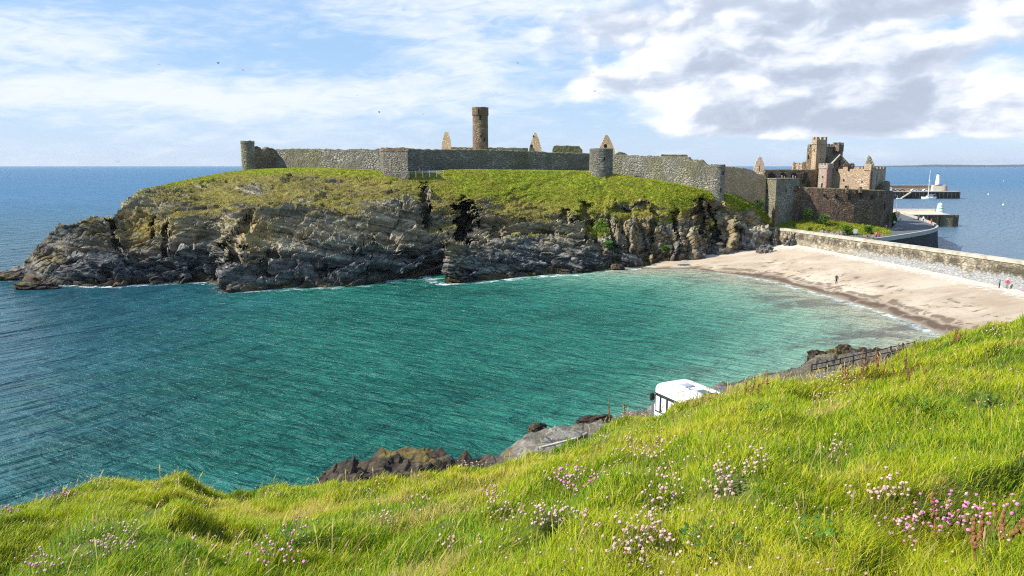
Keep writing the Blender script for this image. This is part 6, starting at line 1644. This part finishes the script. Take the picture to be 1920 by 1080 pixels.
# ================================================================== people
PM = {}
def cloth(name, c):
    if name not in PM: PM[name] = plain('cloth_' + name, c, .9, .12, 6)
    return PM[name]
SKIN = plain('skin', (.55, .34, .25), .6); 
def person(p, h, face, pose, top, legs, hair, lab, group='people'):
    """one skinned figure; pose stand, walk or sit; face = heading in degrees (0 looks to -Y, the camera)"""
    s = h / 1.75
    if pose == 'sit':
        hip = (0, 0, .20); J = {'hip': hip, 'chest': (0, .10, .52), 'neck': (0, .10, .70), 'head': (0, .06, .84),
             'lk': (.13, -.40, .42), 'lf': (.14, -.72, .06), 'rk': (-.13, -.42, .40), 'rf': (-.15, -.74, .06), 'lt': (.15, -.86, .05), 'rt': (-.16, -.88, .05),
             'ls': (.19, .10, .62), 'le': (.26, -.10, .42), 'lh': (.16, -.32, .42), 'rs': (-.19, .10, .62), 're': (-.27, .05, .38), 'rh': (-.24, -.16, .28)}
    else:
        st = .26 if pose == 'walk' else .05
        J = {'hip': (0, 0, .93), 'chest': (0, -.02, 1.25), 'neck': (0, -.02, 1.48), 'head': (0, -.05, 1.63),
             'lk': (.10, -st * .7, .50), 'lf': (.11, -st, .07), 'rk': (-.10, st * .25, .50), 'rf': (-.11, st, .09), 'lt': (.12, -st - .16, .04), 'rt': (-.12, st - .15, .04),
             'ls': (.20, -.01, 1.41), 'le': (.26, st * .5, 1.14), 'lh': (.24, st * .3 - .12, .90), 'rs': (-.20, -.01, 1.41), 're': (-.26, -st * .3 + .04, 1.14), 'rh': (-.25, -st - .08, .92)}
    order = list(J); E = [('hip', 'chest'), ('chest', 'neck'), ('neck', 'head'), ('hip', 'lk'), ('lk', 'lf'), ('lf', 'lt'), ('hip', 'rk'), ('rk', 'rf'), ('rf', 'rt'), ('neck', 'ls'), ('ls', 'le'), ('le', 'lh'), ('neck', 'rs'), ('rs', 're'), ('re', 'rh')]
    rad = {'hip': (.165, .13), 'chest': (.175, .125), 'neck': (.065, .065), 'head': (.095, .115), 'lk': (.072, .072), 'rk': (.072, .072), 'lf': (.045, .05), 'rf': (.045, .05), 'lt': (.04, .03), 'rt': (.04, .03), 'ls': (.075, .075), 'rs': (.075, .075), 'le': (.05, .05), 're': (.05, .05), 'lh': (.038, .03), 'rh': (.038, .03)}
    me = bpy.data.meshes.new('person'); me.from_pydata([Vector(J[k]) * s for k in order], [(order.index(a), order.index(b)) for a, b in E], [])
    o = bpy.data.objects.new('person', me); COL.objects.link(o)
    sk = o.modifiers.new('skin', 'SKIN'); o.modifiers.new('sub', 'SUBSURF').levels = 1
    for k, v in zip(order, me.skin_vertices[0].data): v.radius = tuple(r * s for r in rad[k]); v.use_root = (k == 'hip')
    dg = bpy.context.evaluated_depsgraph_get(); m2 = bpy.data.meshes.new_from_object(o.evaluated_get(dg)); bpy.data.objects.remove(o)
    m2.materials.clear()
    for m in (top, legs, SKIN, hair, PM.get('shoe') or cloth('shoe', (.03, .03, .03))): m2.materials.append(m)
    zh = J['head'][2] * s; zw = (J['hip'][2] + (.02 if pose != 'sit' else .06)) * s
    hands = [Vector(J[k]) * s for k in ('lh', 'rh')]
    for f in m2.polygons:
        c = f.center; i = 0
        legl = (c.z < zw) if pose != 'sit' else (c.y < -.12 * s and not any((c - q).length < .22 * s for q in hands)) or c.z < .16 * s
        if c.z > zh - .09 * s: i = 3 if (c.z > zh + .045 * s or c.y > J['head'][1] * s + .035 * s) else 2
        elif any((c - q).length < .07 * s for q in hands): i = 2
        elif legl: i = 4 if c.z < .10 * s and c.y < J['hip'][1] + 5 else 1
        f.material_index = i; f.use_smooth = True
    o = bpy.data.objects.new('person', m2); COL.objects.link(o); o.location = tuple(p); o.rotation_euler[2] = R(face)
    return tag(o, lab, 'person', group, 'thing')
C = {k: cloth(k, v) for k, v in dict(black=(.02, .02, .022), navy=(.03, .04, .09), red=(.55, .03, .06), pink=(.55, .16, .28), teal=(.06, .22, .24), grey=(.2, .2, .21), jean=(.07, .10, .17), orange=(.70, .10, .03), white=(.75, .75, .73), maroon=(.25, .03, .09), khaki=(.24, .19, .12), hairb=(.05, .03, .02), hairg=(.3, .24, .16)).items()}
person(PZ(1568, 533.5, 1.15), 1.78, 150, 'stand', C['navy'], C['black'], C['hairb'], 'person in dark clothes standing alone on the open sand', 'people on the beach')
person(PY(1873, 541, 121.5), 1.68, 60, 'stand', C['teal'], C['black'], C['hairb'], 'person in black and teal beside the one in red by the sea wall', 'people on the beach')
person(PY(1888, 542, 121.0), 1.66, -40, 'walk', C['red'], C['grey'], C['hairg'], 'person in a bright red jacket by the sea wall', 'people on the beach')
person(PY(1735, 510, 141.0), 1.75, -70, 'sit', C['navy'], C['teal'], C['hairb'], 'person in dark clothes sitting against the middle of the sea wall', 'people on the beach')
person(PY(1580, 472, 162), 1.72, -50, 'sit', C['pink'], C['black'], C['hairg'], 'person in pink sitting at the far end of the beach under the wall', 'people on the beach')
person(PY(1916, 551, 119.0), 1.7, -60, 'sit', C['pink'], C['navy'], C['hairb'], 'person sitting by the sea wall at the side of the picture', 'people on the beach')
person(PZ(1642, 448, 5.62), 1.72, 90, 'walk', C['pink'], C['maroon'], C['hairg'], 'person in light pink walking on the harbour road behind the wall', 'people on the harbour road')
person(PZ(1648.5, 449, 5.62), 1.68, 90, 'walk', C['maroon'], C['maroon'], C['hairb'], 'person in maroon walking on the harbour road behind the wall', 'people on the harbour road')
person(PZ(1722, 413, 5.62), 1.75, 40, 'stand', C['red'], C['navy'], C['hairb'], 'person in red leaning by the outer parapet of the road bend', 'people on the harbour road')
person(PZ(1731, 416, 5.62), 1.72, -20, 'stand', C['white'], C['navy'], C['hairb'], 'person in a white top by the outer parapet of the road bend', 'people on the harbour road')
person(PZ(1746, 421.5, 5.62), 1.8, 10, 'stand', C['orange'], C['red'], C['hairb'], 'person dressed all in orange at the corner of the quay', 'people on the harbour road')
person(PY(787, 329, 174.5), 1.75, 20, 'walk', C['pink'], C['khaki'], C['hairb'], 'person walking the path at the foot of the long shaded wall', 'people below the castle wall')
person(PY(724, 329.5, 174), 1.7, 50, 'sit', C['pink'], C['grey'], C['hairg'], 'person in pink sitting at the foot of the square wall tower', 'people below the castle wall')

# ================================================================== gulls
def gull(px, py, Y, span, yaw, flap, lab):
    span *= .82
    p = PY(px, py, Y); t = root_at('gull', p, lab, 'bird', 'gulls in flight'); t.rotation_euler = (0, R(12) * math.sin(px), R(yaw))
    L = span * .42
    mb = MB(); vs = mb.ball((0, 0, 0), (span * .055, L / 2, span * .055), 2)
    for v in vs:
        k = v.co.y / (L / 2); v.co.x *= 1 - .45 * max(0, k) ; v.co.z *= 1 - .3 * abs(k)
    vs = mb.ball((0, -L * .46, span * .015), (span * .04, span * .055, span * .04), 1)
    mb.tube((0, -L * .55, span * .01), (0, -L * .68, 0), span * .012, 5, .002); mb.slab([(-span * .02, L * .42, 0), (span * .02, L * .42, 0), (span * .06, L * .66, 0), (-span * .06, L * .66, 0)], (0, 0, .012))
    mb.build('body', M['bird'], t, smooth=True)
    for sgn in (-1, 1):
        mb = MB(); h1 = span * .5 * flap; P = [(sgn * span * .03, -.09 * span, 0), (sgn * span * .25, -.13 * span, h1 * .8), (sgn * span * .5, .02 * span, h1 * .62), (sgn * span * .26, .03 * span, h1 * .78), (sgn * span * .03, .08 * span, 0)]
        a = [mb.bm.verts.new(q) for q in P]; b = [mb.bm.verts.new((q[0], q[1], q[2] - .015)) for q in P]
        for i in ((0, 1, 3, 4), (1, 2, 3)):
            mb.bm.faces.new([a[j] for j in i]); mb.bm.faces.new([b[j] for j in i][::-1])
        for i in range(5): mb.bm.faces.new((a[i], b[i], b[(i + 1) % 5], a[(i + 1) % 5]))
        mb.build('wing', M['wing'], t)
for q in ((298, 121, 95, .62, 40, .3, 'dark gull highest over the open sea, beyond the pale gull'), (409, 119, 80, .66, -30, .7, 'pale gull with raised wings in the blue gap of the sky'), (456, 132, 95, .60, 70, .5, 'gull just after the pale gull in the blue gap'), (418, 146, 120, .5, 20, .3, 'tiny gull right under the pale gull'),
          (757, 19, 100, .55, 10, .25, 'gull near the top edge of the sky'), (670, 179, 120, .55, 45, .3, 'small dark gull over the long pale wall'), (711, 211, 90, .6, -50, .8, 'pale gull with upright wings above the square wall tower'), (828, 183, 120, .55, 30, .3, 'dark gull closest to the tall round tower'),
          (803, 190, 125, .5, 15, .25, 'dark gull second from the tall round tower'), (794, 214, 125, .5, 60, .2, 'dark gull lowest of the three by the tall round tower'), (930, 175, 120, .5, -20, .4, 'small gull just past the top of the tall round tower'), (724, 263, 130, .45, 0, .2, 'tiny gull skimming over the square wall tower'),
          (971, 119, 90, .62, 35, .6, 'pale gull where the blue sky meets the heaped cloud'), (1115, 172, 90, .6, -35, .7, 'pale gull in front of the heaped cloud'), (1262, 230, 125, .5, 80, .2, 'small gull low under the heaped cloud'), (220, 305, 75, .62, 25, .9, 'gull flying at the horizon over the open sea')):
    gull(*q)

# ================================================================== air
def haze():
    mb = MB(); mb.box((0, 7000, 30), (30000, 26000, 170)); m = bpy.data.materials.new('haze'); m.use_nodes = True
    nt = m.node_tree; nt.nodes.clear(); o = nt.nodes.new('ShaderNodeOutputMaterial'); v = nt.nodes.new('ShaderNodeVolumePrincipled')
    v.inputs['Color'].default_value = (.78, .86, .98, 1); v.inputs['Density'].default_value = 3e-5; v.inputs['Anisotropy'].default_value = .2
    nt.links.new(v.outputs[0], o.inputs['Volume'])
    ob = bpy.data.objects.new('haze', bpy.data.meshes.new('haze')); mb.bm.to_mesh(ob.data); mb.bm.free(); ob.data.materials.append(m); link(ob)
    tag(ob, kind='stuff')
haze()
